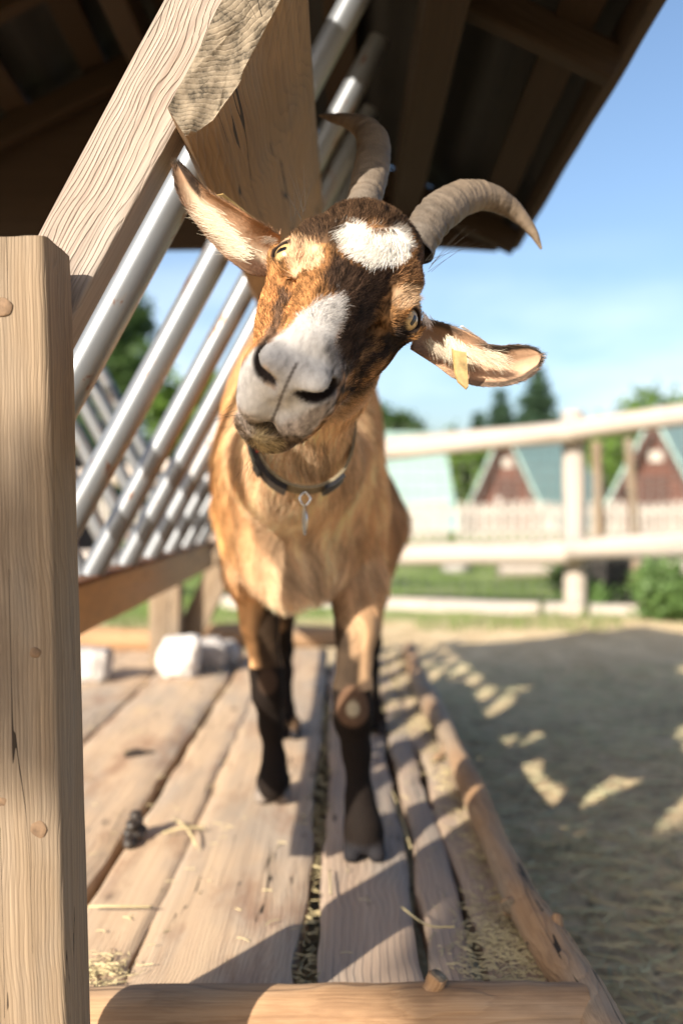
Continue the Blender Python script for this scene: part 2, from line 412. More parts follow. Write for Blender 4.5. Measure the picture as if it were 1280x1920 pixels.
pts = np.c_[rng.uniform(.28, 2.6, 9000), .9+3.2*rng.random(9000)**1.3]
zz = gzs(pts); sp_ = [(p[0], p[1], z+.003) for p, z in zip(pts, zz) if p[0] < .35+p[1]*.5]
strands('hay_litter', sp_[:5200], M['haygreen'], 'trampled greenish hay litter over the shaded ground beside the deck', .02, .11, .0008, .0018)
sq = []
for k in range(1500):
    y = random.uniform(.95, 2.0); x = random.uniform(.30, .36+y*.5); sq.append((x, y, GZ+.012+random.uniform(-.01, .015)))
sp_ = sp_[:5200]+sp_[5200:]+sq
strands('hay_litter', sp_[5200:], M['hay'], 'scattered pale straw lying on the ground right of the log', .02, .10, .0007, .0015)

# ------------------------------------------------------------------ wooden deck
deck = tag(empty('wooden_deck', (-.3, 2.2, 0)), 'low deck of wide worn planks with dark gaps, strewn with hay', 'deck')
edges = [(-1.25, -.925, 'plank', 3), (-.918, -.572, 'plank', 4), (-.562, -.341, 'plank', 5), (-.327, -.236, 'plank', 6), (-.2355, -.050, 'plank', 6.02), (-.028, .094, 'plank_gray', 8), (.108, .155, 'plank_gray', 9), (.158, .262, 'plank_gray', 10)]
def plank(x0, x1, mk, seed):
    y0, y1 = .93, 3.52; m = 130; n = 16; Vv = []
    for i in range(m):
        y = y0+(y1-y0)*i/(m-1)
        l = x0+(0 if seed == 6.02 else 1)*float(vnoise(np.array([[y*3.1, seed*5.1, 0.]]))[0])*.008+float(vnoise(np.array([[y*14, seed*5.1, 3.]]))[0])*.0038
        r = x1+float(vnoise(np.array([[y*2.7, seed*9.1, 1.]]))[0])*.006+float(vnoise(np.array([[y*15, seed*7.1, 5.]]))[0])*.0038
        for j in range(n):
            t = j/(n-1); x = l+(r-l)*t; ed = min(t, 1-t)*(r-l)
            z = -.004*max(0, 1-ed/.004)**2 - .0018*max(0, 1-ed/.02)
            Vv.append((x, y, z))
    Vv = np.array(Vv); Vv[:, 2] += fbm(np.c_[Vv[:, 0]*25, Vv[:, 1]*5, np.full(len(Vv), seed)], 3)*.0016
    top = len(Vv); bot = Vv.copy(); bot[:, 2] = -.045; Vv = np.r_[Vv, bot]; Fc = []
    for i in range(m-1):
        for j in range(n-1):
            a = i*n+j; Fc.append((a, a+1, a+n+1, a+n)); Fc.append((top+a, top+a+n, top+a+n+1, top+a+1))
        a = i*n; Fc.append((a, a+n, top+a+n, top+a)); a = i*n+n-1; Fc.append((a, top+a, top+a+n, a+n))
    for j in range(n-1):
        Fc.append((j, top+j, top+j+1, j+1)); a = (m-1)*n+j; Fc.append((a, a+1, top+a+1, top+a))
    # local X must run along the grain: rotate
    c = np.array([(x0+x1)/2, y0, 0]); Q = Vv-c; Q = np.c_[Q[:, 1], -Q[:, 0], Q[:, 2]]
    mt = Matrix.Translation(Vector(c)) @ Matrix(((0, -1, 0, 0), (1, 0, 0, 0), (0, 0, 1, 0), (0, 0, 0, 1)))
    o = mesh_obj('plank', Q, np.array(Fc), M[mk], deck, True, mt); o.data.set_sharp_from_angle(angle=R(45)); return o
for a in edges: plank(*a)
for yb in (1.1, 2.2, 3.35):
    timber('joist', (-1.25, yb, -.09), (.255, yb, -.09), (0, 1, 0), rrect(.08, .085), M['dark'], deck, step=.1)
# knot hole: a dark disc standing in for its shadowed depth
def disc(name, c, rx, ry, mat, parent, dz=.0015):
    V = [(0, 0, 0)]; n = 28
    for k in range(n):
        a = 2*math.pi*k/n; q = 1+.18*math.sin(3*a+1)+.1*math.sin(5*a); V.append((rx*q*math.cos(a), ry*q*math.sin(a), 0))
    for k in range(n):
        a = 2*math.pi*k/n; q = 1.25+.18*math.sin(3*a+1)+.1*math.sin(5*a); V.append((rx*q*math.cos(a), ry*q*math.sin(a), -.003))
    Fc = [(0, k+1, (k+1) % n+1) for k in range(n)]+[(k+1, n+k+1, n+(k+1) % n+1, (k+1) % n+1) for k in range(n)]
    return mesh_obj(name, V, Fc, mat, parent, True, Matrix.Translation(Vector(c)+Vector((0, 0, dz))))
kp = P(258, 1413, .52*F/(1413-HY)); disc('knot', (kp.x, kp.y, .0012), .026, .03, M['dark'], deck)
# hay in the gaps and corners of the deck
def deckpt(px, py): d = .52*F/(py-HY); return ((px-640)/F*d, d)
sp_ = []
for k in range(650):
    u = random.random(); x = -.042+random.gauss(0, .014); y = 1.0+random.random()**1.3*1.6; sp_.append((x, y, -.012))
for k in range(1300): sp_.append((.20+random.gauss(0, .02), 1.02+random.random()**1.6*2.4, .001))
for k in range(450): x, y = deckpt(random.gauss(940, 45), random.gauss(1780, 40)); sp_.append((min(x, .222), y, .002))
for k in range(350): sp_.append((random.uniform(-.6, .2), random.uniform(1, 3.3), .001))
for k in range(160): sp_.append((random.gauss(-.27, .02), random.gauss(1.09, .03), .001))
for k in range(1200): sp_.append((random.uniform(.1, .24), random.uniform(2.2, 3.5), .001))
tag(strands('loose_hay', sp_, M['hay'], 'short dry hay bits caught in the gaps and along the edge of the deck', .006, .03, .0004, .0009), kind='stuff')
def stalk(pix, r, mat=M['hay'], label='', zoff=.004):
    p = [Vector((*deckpt(a, b), h+zoff)) for a, b, h in pix]
    return tube('straw_stalk', p, r, mat)
def tube(name, pts, rad, mat, parent=None, n=10, cap=True, sub=6, rfun=None, disp=None):
    """smooth tube through points (Catmull-Rom)"""
    pts = [Vector(p) for p in pts]; rr = rad if isinstance(rad, (list, tuple)) else [rad]*len(pts)
    C_, Rr = [], []
    for i in range(len(pts)-1):
        p0, p1, p2, p3 = pts[max(i-1, 0)], pts[i], pts[i+1], pts[min(i+2, len(pts)-1)]
        for k in range(sub):
            t = k/sub
            C_.append(.5*((2*p1)+(p2-p0)*t+(2*p0-5*p1+4*p2-p3)*t*t+(3*p1-p0-3*p2+p3)*t**3)); Rr.append(rr[i]+(rr[i+1]-rr[i])*t)
    C_.append(pts[-1]); Rr.append(rr[-1]); V, Fc = [], []
    up = Vector((0, 0, 1)); 
    t0 = (C_[1]-C_[0]).normalized(); nrm = t0.orthogonal().normalized()
    for i, c in enumerate(C_):
        t = (C_[min(i+1, len(C_)-1)]-C_[max(i-1, 0)]).normalized(); nrm = (nrm-t*nrm.dot(t)).normalized(); b = t.cross(nrm)
        for k in range(n):
            a = 2*math.pi*k/n; q = Rr[i]*(disp(i/(len(C_)-1), a) if disp else 1)
            V.append(c+(nrm*math.cos(a)+b*math.sin(a))*q)
    for i in range(len(C_)-1):
        for k in range(n): Fc.append((i*n+k, i*n+(k+1) % n, (i+1)*n+(k+1) % n, (i+1)*n+k))
    if cap: Fc.append(tuple(range(n))[::-1]); Fc.append(tuple((len(C_)-1)*n+k for k in range(n)))
    return mesh_obj(name, V, Fc, mat, parent, True)
stk = [([(752, 1737, .02), (800, 1790, .03), (852, 1830, .05)], .0012, 'long thin straw stalk leaning against the knot of the front log'),
       ([(165, 1712, .004), (215, 1720, .01), (285, 1712, .004)], .0014, 'straw stalk on the plank beside the front post'),
       ([(305, 1572, .004), (345, 1566, .008), (385, 1562, .004)], .0018, 'wide pale straw blade lying across the star shaped tuft'),
       ([(333, 1548, .004), (352, 1572, .01), (368, 1596, .004)], .0018, 'short straw blade in the star shaped tuft pointing to the front log'),
       ([(735, 1490, .003), (750, 1540, .01), (770, 1600, .003)], .0013, 'greenish stalk on the grey plank behind the right front hoof'),
       ([(618, 1640, .003), (620, 1690, .005)], .0013, 'short upright looking stalk in the wide dark plank gap')]
for pix, r, lab in stk: tag(stalk(pix, r), lab, 'straw')
# dung on the gap
def dung_at(x, y, z, r, sd_, parent): return blob('pellet', (x, y, z), (r, r*1.1, r*.85), M['dung'], parent, sd_, .12, 2, 12)
dx, dy = deckpt(243, 1585); dg = tag(empty('dung_pile', (dx, dy, 0)), 'small heap of black dung pellets on the left plank gap', 'dung')
for k, (ox, oy, oz) in enumerate([(0, 0, .008), (.007, .014, .01), (-.006, .025, .01), (.004, .036, .012), (.0, .018, .024), (.006, .03, .026), (-.004, .04, .02), (.002, -.012, .007), (.008, .045, .01), (.002, .036, .034)]):
    dung_at(dx+ox, dy+oy, oz, .0095, k, dg)

# ------------------------------------------------------------------ edge logs
def path_log(name, pts, rad, label, seed=1, stubs=(), disp_amp=.12, endmat=None):
    root = tag(empty(name, pts[0]), label, 'log')
    def dsp(u, a): return 1+float(fbm(np.array([[u*9*len(pts)/4, math.cos(a)*.9+seed*3, math.sin(a)*.9]]), 3)[0])*disp_amp*.6
    # build in local X-along frame so the grain follows the log
    p0, p1 = Vector(pts[0]), Vector(pts[-1]); mt = axis_matrix(p0, p1, (0, 0, 1)); inv = mt.inverted()
    o = tube('trunk', [inv @ Vector(p) for p in pts], rad, M['log'], None, 22, True, 22, disp=dsp); o.matrix_basis = mt
    adopt(o, root); o.data.set_sharp_from_angle(angle=R(55))
    for a, b, r0, r1 in stubs:
        mt2 = axis_matrix(a, b, (1, 0, .1)); i2 = mt2.inverted(); mid = (Vector(a)+Vector(b))/2
        q = tube('branch_stub', [i2 @ Vector(a), i2 @ mid, i2 @ Vector(b)], [r0, r1*1.0, r1*1.15], M['log'], None, 14, True, 5, disp=lambda u, a_: 1+float(fbm(np.array([[u*3, math.cos(a_)*1.2, math.sin(a_)*1.2+seed]]), 2)[0])*.3)
        q.matrix_basis = mt2; adopt(q, root)
    return root
lp = []
for a, b in ((765, 1215), (783, 1285), (815, 1350), (842, 1405), (875, 1480), (918, 1580), (975, 1695), (1045, 1800), (1110, 1890)):
    x, y = deckpt(a, b+12); lp.append((x+.006-max(0, 1.6-y)*.02, y, .018))
x, y = lp[-1][0], lp[-1][1]; lp.append((x+.002, y-.1, .012))
k6 = Vector(lp[6]); k4 = Vector(lp[4]); k3 = Vector(lp[3])
path_log('edge_log', lp, [.024, .020, .023, .019, .023, .020, .023, .024, .022, .021], 'long crooked peeled log lying along the right edge of the deck', 4,
         [(k6+Vector((-.006, -.01, 0)), k6+Vector((-.022, -.05, .006)), .014, .010), (Vector(lp[7]), Vector(lp[7])+Vector((.010, .03, .026)), .012, .006), (k3+Vector((-.005, 0, 0)), k3+Vector((-.042, -.055, -.012)), .014, .006)], .16)
path_log('front_log', [(-.36, 1.00, -.004), (-.2, .995, .001), (-.02, .995, .001), (.1, .99, .006), (.243, .985, .008)], [.030, .033, .034, .034, .033], 'short peeled log with a stub lying across the front of the deck', 9,
         [(Vector((.085, .99, .028)), Vector((.095, .983, .052)), .012, .008)], .07)
path_log('back_log', [(-1.1, 3.52, .05), (-.7, 3.50, .03), (-.35, 3.52, .045), (.02, 3.54, .035)], [.05, .04, .045, .035], 'thick peeled log lying across the far end of the deck', 5, (), .1)

# stones on the deck
def st(px, py, d, sx_, sy_, sz_, mk, label, sd_, fl=None):
    p = P(px, py, d); return tag(blob('stone', (p.x, p.y, sz_*.85), (sx_, sy_, sz_), M[mk], None, sd_, .22, 1.1, 20, fl, False), label, 'stone')
st(335, 1240, 2.95, .058, .06, .062, 'saltstone', 'bright white block of stone on the far deck, left of the goat legs', 3, .55)
st(395, 1240, 3.1, .046, .05, .05, 'stone', 'grey lump of stone right beside the white block', 8, .7)
st(430, 1240, 3.2, .036, .05, .042, 'stone', 'smaller rounded grey stone nearest the goat legs', 12, .8)
st(168, 1225, 2.9, .062, .07, .05, 'stone', 'brownish square stone under the rack beside the front post', 17, .5)

# ------------------------------------------------------------------ hay rack shelter
rack = tag(empty('hay_rack', (-.43, 2.1, 0)), 'roofed timber hay rack with slanting grey steel bars over the deck', 'hay rack')
nrm = Vector((.88, 0, -.475)).normalized(); dr = Vector((.475, 0, .88)).normalized()
def onplane(dn, t, y): c = Vector((0, 0, CAMZ))-nrm*dn+dr*t; return Vector((c.x, y, c.z))
# corner post
timber('post', (-.2575, .8165, GZ), (-.284, .8165, .727), (1, 0, 0), rrect(.104, .073, .006), M['post'], rack, amp=.0022, seed=3, step=.012)
M['knot'] = plain('knot_wood', (.17, .105, .06), .8, .35, 160, bump=.5)
for kx, ky, kr in ((70, 1555, .0078), (4, 1502, .006), (66, 1224, .0045), (4, 576, .008)):
    kq = P(kx, ky, .7795); blob('knot', (kq.x, .7800, kq.z), (kr, .0011, kr*.95), M['knot'], rack, kx, .12, 1.5, 14)
# slanting beam (far mirror too)
for yb, sd_ in ((.8925, 1), (3.16, 5)):
    timber('slanting_beam', onplane(.3128, -.36, yb), onplane(.3128, .60 if yb < 2 else .40, yb), (0, 1, 0), rrect(.045, .0625, .004), M['beam'], rack, amp=.0018, seed=sd_, step=.012)
# V shaped other side
VX = -.43
def mir(p): return Vector((2*VX-p.x, p.y, p.z))
# bars
def bar(p0, p1, r=.0195):
    mt = axis_matrix(p0, p1, (0, 1, 0)); Ln = (Vector(p1)-Vector(p0)).length; n = 28; V, Fc = [], []
    prof = [(r*.82, .05), (r*.82, 0), (r, 0), (r, Ln*.33), (r, Ln*.66), (r, Ln), (r*.82, Ln), (r*.82, Ln-.05)]
    for rr_, x in prof:
        for k in range(n): V.append((x, rr_*math.cos(2*math.pi*k/n), rr_*math.sin(2*math.pi*k/n)))
    for i in range(len(prof)-1):
        for k in range(n): Fc.append((i*n+k, i*n+(k+1) % n, (i+1)*n+(k+1) % n, (i+1)*n+k)[::-1])
    o = mesh_obj('bar', V, Fc, M['steel'], rack, True, mt); o.data.set_sharp_from_angle(angle=R(40)); return o
bys = [1.07, 1.37, 1.68, 1.95, 2.2, 2.45, 2.7, 2.95]
tb = (.395-(CAMZ+.475*.3128))/.88
for i, yb in enumerate(bys):
    t0 = tb if i else -.112
    bar(onplane(.3128, t0, yb), onplane(.3128, (.685+.05*(2.3-yb)) if yb < 2.3 else .48, yb))
    bar(mir(onplane(.3128, tb, yb)), mir(onplane(.3128, .35, yb)), .017)
# bottom rails of the rack
xr = onplane(.3128, tb, 2).x
for sgn, x in ((1, xr-.004),):
    timber('bottom_board', (x, .93, .348), (x, 3.2, .348), (1, 0, 0), rrect(.03, .080, .003), M['rail'], rack, amp=.002, seed=6, step=.05)
    timber('iron_strip', (x, .925, .392), (x, 3.205, .392), (1, 0, 0), rrect(.05, .008, .002), M['rust'], rack, amp=.001, seed=2, step=.08)
for yb, z in ((3.22, 1),):
    timber('leg_post', (-.565, yb, -.01), (-.565, yb, .62), (1, 0, 0), rrect(.1, .09, .006), M['post'], rack, amp=.002, seed=8, step=.05)
timber('brace', (-.53, 3.30, .02), (-.36, 3.30, .38), (0, 1, 0), rrect(.06, .085, .005), M['post'], rack, amp=.002, seed=8, step=.05)
# half round log fixed to the beam, running back
secD = [(.0, .014), (.024, .0), (.035, .025), (.039, .06), (.040, .10), (.039, .15), (.035, .185), (.025, .205), (0, .215)]
cen = onplane(.2805, .205, .828)
def sec2(e, t): return (e-.022, t-.11)
sd2 = resample([sec2(e, t) for e, t in secD], 46)
# local frame: X along +Y world, Y = towards lower right (nrm), Z = X x Y
mtx_side = nrm
z_ax = Vector((0, 1, 0)).cross(nrm)
sgn = 1 if z_ax.dot(dr) > 0 else -1
sdl = np.array([(a, b*sgn) for a, b in sd2]);  sdl = sdl if sgn > 0 else sdl[::-1]
c0 = cen+nrm*.022+dr*.11
timber('half_log', c0, c0+Vector((0, 2.4, 0)), mtx_side, sdl, M['halflog'], rack, amp=.004, seed=11, step=.02, freq=6, cut=.25)
# top beam and roof
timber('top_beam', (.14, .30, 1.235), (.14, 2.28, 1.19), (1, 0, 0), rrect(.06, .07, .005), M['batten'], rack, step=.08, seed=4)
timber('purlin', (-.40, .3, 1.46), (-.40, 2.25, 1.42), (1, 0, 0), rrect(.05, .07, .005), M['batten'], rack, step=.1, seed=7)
RX, RZ0, YF = -.45, 1.46, 2.3       # ridge, far edge
def roofz(x, y):
    e = 1.117+.055*(YF-y)
    return e+(.4065-x)*.50 if x > RX else e+.428-(RX-x)*.56
roof = empty('roof', (RX, 2.1, RZ0)); adopt(roof, rack)
def sheet(x0, x1, y0, y1, mx, my, nm='roof_sheet'):
    V, Fc = [], []; xsr = np.linspace(x0, x1, mx); ysr = np.linspace(y0, y1, my)
    for lay in (0, .02):
        for y in ysr:
            for x in xsr: V.append((x, y, roofz(x, y)+.03+lay+.008*math.sin(x*70)+(.004*math.sin(y*5) if x > .5 else 0)))
    N2 = mx*my
    for lay in (0, 1):
        for i in range(my-1):
            for j in range(mx-1):
                a = lay*N2+i*mx+j; f = (a, a+1, a+mx+1, a+mx); Fc.append(f if lay else f[::-1])
    for i in range(my-1):
        for j in (0, mx-1): a = i*mx+j; Fc.append((a, a+mx, a+mx+N2, a+N2))
    for j in range(mx-1):
        for i in (0, my-1): a = i*mx+j; Fc.append((a, a+1, a+1+N2, a+N2))
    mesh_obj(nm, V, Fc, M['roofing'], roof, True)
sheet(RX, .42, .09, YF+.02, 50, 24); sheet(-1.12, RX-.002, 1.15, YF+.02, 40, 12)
for x_ in (-.93, -.72, -.55, -.34, -.17, 0, .16, .33):
    ya = .11 if x_ > RX else 1.18
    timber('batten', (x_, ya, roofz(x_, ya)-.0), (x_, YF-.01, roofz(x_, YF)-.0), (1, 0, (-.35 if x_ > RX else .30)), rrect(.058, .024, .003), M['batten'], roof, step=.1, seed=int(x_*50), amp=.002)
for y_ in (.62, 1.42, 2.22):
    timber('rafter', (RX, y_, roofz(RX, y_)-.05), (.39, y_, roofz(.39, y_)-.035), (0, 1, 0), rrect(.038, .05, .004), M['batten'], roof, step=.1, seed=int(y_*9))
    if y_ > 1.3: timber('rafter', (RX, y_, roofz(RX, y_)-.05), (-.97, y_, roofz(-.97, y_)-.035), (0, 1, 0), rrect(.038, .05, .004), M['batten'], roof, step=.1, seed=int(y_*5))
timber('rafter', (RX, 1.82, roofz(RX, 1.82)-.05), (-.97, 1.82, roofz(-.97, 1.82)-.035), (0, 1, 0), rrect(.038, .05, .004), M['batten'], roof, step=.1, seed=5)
# gable boards closing the far end
gb = 1.112
V = [(-.98, YF, gb-.015), (.20, YF, gb), (.36, YF, gb-.01), (.385, YF, gb+.015), (.385, YF, roofz(.385, YF)), (RX, YF, roofz(RX, YF)), (-.98, YF, roofz(-.98, YF))]
V2 = [(x, y+.025, z) for x, y, z in V]; k = len(V)
mesh_obj('gable_board', V+V2, [tuple(range(k))[::-1], tuple(range(k, 2*k))]+[(i, (i+1) % k, k+(i+1) % k, k+i) for i in range(k)], M['dark'], roof, False)
timber('fascia', (.405, .09, roofz(.405, .09)+.005), (.40, YF, roofz(.40, YF)+.005), (1, 0, 0), rrect(.02, .05, .003), M['dark'], roof, step=.05, amp=.004, seed=3)

# ------------------------------------------------------------------ foliage helpers
def leaves(centers, size, n_per, spread, flat=1.0):
    c = np.repeat(np.asarray(centers), n_per, 0); n = len(c)
    c = c+rng.normal(0, 1, (n, 3))*spread*np.array([1, 1, flat])
    a = rng.normal(0, 1, (n, 3)); a /= np.linalg.norm(a, axis=1)[:, None]; b = rng.normal(0, 1, (n, 3)); b -= (a*b).sum(1)[:, None]*a; b /= np.linalg.norm(b, axis=1)[:, None]
    sz = size*rng.uniform(.5, 1.3, n)[:, None]
    V = np.stack([c-a*sz, c+b*sz*.5, c+a*sz, c-b*sz*.5], 1).reshape(-1, 3)
    return V, np.arange(4*n).reshape(n, 4)
def tree(name, x, y, h, r, kind, mk, label, group=None, size=.12, dens=1.0, base=0.3):
    root = tag(empty(name, (x, y, GZ)), label, 'tree', group)
    cs = []
    if kind == 'conifer':
        for k in range(int(520*dens)):
            u = random.random(); u = 1-math.sqrt(1-u*.995); a = random.uniform(0, 6.283); tier = .78+.22*math.cos(u*34)
            q = r*(1-u)*tier*random.uniform(.35, 1); cs.append((x+q*math.cos(a), y+q*math.sin(a), GZ+h*(.12+.88*u)-q*.25))
        V, Fc = leaves(cs, size, 16, size*1.1, .45)
    else:
        lob = [(random.gauss(0, .45)*r, random.gauss(0, .45)*r, random.uniform(base, .95)*h, random.uniform(.28, .5)*r) for _ in range(14)]
        for k in range(int(560*dens)):
            lx, ly, lz, lr = random.choice(lob); a = rng.normal(0, 1, 3); a /= np.linalg.norm(a); q = lr*random.uniform(.6, 1)
            cs.append((x+lx+a[0]*q, y+ly+a[1]*q, GZ+lz+a[2]*q*.8))
        V, Fc = leaves(cs, size, 14, size*1.2)
    V[:, 2] = np.maximum(V[:, 2], GZ+.02)
    tube('trunk', [(x, y, GZ-.05), (x+.03*h*.3, y, GZ+h*.45), (x, y, GZ+h*.92)], [.035*h, .024*h, .006*h], M['trunk'], root, 10)
    mesh_obj('crown', V, Fc, M[mk], root, False)
    return root
def bush(name, px, py, d, rx, rz, mk, label, n=90, size=.03, group=None):
    p = P(px, py, d); cs = []
    for _ in range(n):
        a = rng.normal(0, 1, 3); a /= np.linalg.norm(a); q = random.uniform(.3, 1)
        cs.append((p.x+a[0]*rx*q, p.y+a[1]*rx*q, max(GZ+.02, p.z+a[2]*rz*q)))
    V, Fc = leaves(cs, size, 12, size*1.1); V[:, 2] = np.maximum(V[:, 2], GZ+.005)
    root = tag(empty(name, (p.x, p.y, GZ)), label, 'bush', group)
    mesh_obj('foliage', V, Fc, M[mk], root, False)
    for k in range(3): tube('stem', [(p.x, p.y, GZ-.02), (p.x+random.uniform(-.5, .5)*rx, p.y+random.uniform(-.5, .5)*rx, p.z+.3*rz)], .006, M['trunk'], root, 6)
    return root

# ------------------------------------------------------------------ paddock fence
fence = tag(empty('paddock_fence', (1.44, 6.1, GZ)), 'pale weathered log rail fence across the paddock behind the goat', 'fence')
fy = 6.1
def fp(px, py, d=fy): return P(px, py, d)
def frail(px0, py0, d0, px1, py1, d1, r, seed): 
    timber('rail', P(px0, py0, d0), P(px1, py1, d1), (0, 0, 1), circ(r, 18), M['pale'], fence, amp=.012, seed=seed, step=.12, freq=4)
frail(150, 900, 6.9, 1100, 806, 6.05, .068, 2); frail(1075, 806, 6.0, 1500, 745, 5.6, .07, 3)
frail(150, 1055, 6.9, 1090, 1034, 6.05, .072, 4); frail(1060, 1030, 6.0, 1500, 1010, 5.7, .07, 6)
frail(420, 1135, 6.4, 1010, 1146, 6.0, .062, 7); frail(1020, 1146, 5.95, 1090, 1146, 5.95, .05, 8); frail(1105, 1150, 5.95, 1500, 1158, 5.8, .055, 9)
for px, d, top in ((1080, 6.12, 768), (470, 6.7, 850), (1500, 5.7, 700)):
    p = P(px, top, d); timber('post', (p.x+.02, p.y+.1, GZ-.05), (p.x, p.y+.1, p.z), (1, 0, 0), circ(.068, 18), M['pale'], fence, amp=.01, seed=px, step=.1, freq=4)
# wire netting behind the rails
V, Fc = [], []
def wirev(a, b, r=.0022):
    a, b = Vector(a), Vector(b); t = (b-a).normalized(); n_ = t.orthogonal().normalized(); m_ = t.cross(n_); st_ = len(V)
    for q in (a, b):
        for k in range(3): V.append(q+(n_*math.cos(k*2.094)+m_*math.sin(k*2.094))*r)
    for k in range(3): Fc.append((st_+k, st_+(k+1) % 3, st_+3+(k+1) % 3, st_+3+k))
for k in range(44): x = .2+k*.07; wirev((x, 6.3, GZ), (x, 6.3, 1.0))
for k in range(12): z = GZ+.05+k*.085; wirev((.2, 6.3, z), (3.3, 6.3, z))
mesh_obj('wire_netting', V, Fc, M['wire'], fence, False)

def stake(px0, py0, px1, py1, d, r, label):
    p, q = P(px0, py0, d), P(px1, py1, d); o = timber('wooden_stake', (p.x, p.y, GZ), (q.x, q.y, q.z), (1, 0, 0), circ(r, 12), M['post'], None, amp=.006, step=.15, freq=4)
    return tag(o, label, 'stake')
stake(1125, 1000, 1118, 828, 8.0, .05, 'thick pale stake standing just right of the paddock fence post')
stake(1195, 1000, 1178, 822, 8.2, .045, 'leaning stake in front of the right hand cabin')
# dark crate by the fence
p = P(1142, 1088, 6.9); crate = tag(empty('crate', (p.x, p.y, GZ)), 'dark slatted crate standing behind the fence beside the post', 'crate')
for k in range(4):
    timber('board', (p.x-.15, p.y, GZ+.04+k*.105), (p.x+.15, p.y, GZ+.04+k*.105), (0, 1, 0), rrect(.02, .095, .003), M['boxdark'], crate, step=.1, seed=k)
    timber('board', (p.x-.15, p.y+.3, GZ+.04+k*.105), (p.x+.15, p.y+.3, GZ+.04+k*.105), (0, 1, 0), rrect(.02, .095, .003), M['boxdark'], crate, step=.1, seed=k+9)
    for sx_ in (-.14, .14): timber('board', (p.x+sx_, p.y+.015, GZ+.04+k*.105), (p.x+sx_, p.y+.285, GZ+.04+k*.105), (1, 0, 0), rrect(.02, .095, .003), M['boxdark'], crate, step=.1, seed=k+5)
bush('leafy_shrub', 1062, 1085, 6.5, .10, .19, 'bush', 'narrow green shrub climbing beside the fence post', 80, .025)
bush('leafy_shrub', 1110, 1118, 6.3, .13, .08, 'bush', 'low green shrub at the foot of the fence post', 60, .025)
bush('leafy_shrub', 1262, 1112, 5.6, .22, .18, 'bush', 'big bright green shrub at the right edge before the fence', 200, .03)
bush('leafy_shrub', 1205, 1115, 6.6, .10, .10, 'grassblade', 'yellowish green shrub behind the fence right of the dark crate', 80, .03)
p = P(855, 1070, 9.5); tag(blob('boulder', (p.x, p.y, GZ+.05), (.14, .12, .10), M['stone'], None, 4, .2, 1.2, 16), 'small brown boulder in the grass behind the fence', 'stone')
p = P(1000, 1085, 8.6); timber_o = timber('fallen_log', (p.x-.3, p.y, GZ+.06), (p.x+.3, p.y+.1, GZ+.07), (0, 0, 1), circ(.06, 14), M['pale'], None, amp=.01, step=.1, freq=4); tag(timber_o, 'short pale log lying in the grass beyond the fence', 'log')
p = P(1240, 1075, 8.6); timber_o = timber('fallen_log', (p.x-.45, p.y, GZ+.08), (p.x+.6, p.y+.1, GZ+.07), (0, 0, 1), circ(.09, 14), M['pale'], None, amp=.01, step=.1, freq=4); tag(timber_o, 'thick grey log lying behind the big right shrub', 'log')
# grass tufts as one mass
n = 16000; gx = rng.uniform(-4, 6, n); gy = 5.2+rng.random(n)**1.5*8
keep = vnoise(np.c_[gx*1.5, gy*1.5, gx*0]) > (np.where(gy < 6.2, .15, -.5)); gx, gy = gx[keep], gy[keep]; n = len(gx)
hh = rng.uniform(.03, .09, n); aa = rng.uniform(0, 6.28, n); ww = .004; ox, oy = np.cos(aa)*ww, np.sin(aa)*ww; g0 = gzs(np.c_[gx, gy])
lx, ly = rng.normal(0, .02, n), rng.normal(0, .02, n)
V = np.stack([np.c_[gx-ox, gy-oy, g0], np.c_[gx+ox, gy+oy, g0], np.c_[gx+lx, gy+ly, g0+hh]], 1).reshape(-1, 3)
tag(mesh_obj('grass', V, np.arange(3*n).reshape(n, 3), M['grassblade'], None, False), 'short green grass along and beyond the paddock fence', 'grass', kind='stuff')
V, Fc = [], []

# ------------------------------------------------------------------ picket fence
pk = tag(empty('picket_fence', (2.2, 17, GZ)), 'long pale picket fence in front of the cabins', 'fence')
k = 0
for i in range(64):
    x = -4.2+i*.16
    if 3 < i and i % 13 == 12: continue
    V = []; hp = .68+.03*math.sin(i*7); 
    q = [(-.05, 0), (.05, 0), (.05, hp-.05), (0, hp), (-.05, hp-.05)]
    V = [(x+a, 17, GZ+b) for a, b in q]+[(x+a, 17.025, GZ+b) for a, b in q]
    mesh_obj('picket', V, [(4, 3, 2, 1, 0), (5, 6, 7, 8, 9)]+[(j, (j+1) % 5, 5+(j+1) % 5, 5+j) for j in range(5)], M['picket'], pk, False)
for z in (.15, .5): timber('rail', (-4.3, 17.06, GZ+z), (6.05, 17.06, GZ+z), (0, 1, 0), rrect(.03, .06, .004), M['picket'], pk, step=.5)
for x in np.arange(-4.1, 6.2, 1.7): timber('post', (x, 17.16, GZ), (x, 17.16, GZ+.74), (1, 0, 0), rrect(.09, .09, .006), M['picket'], pk, step=.3)

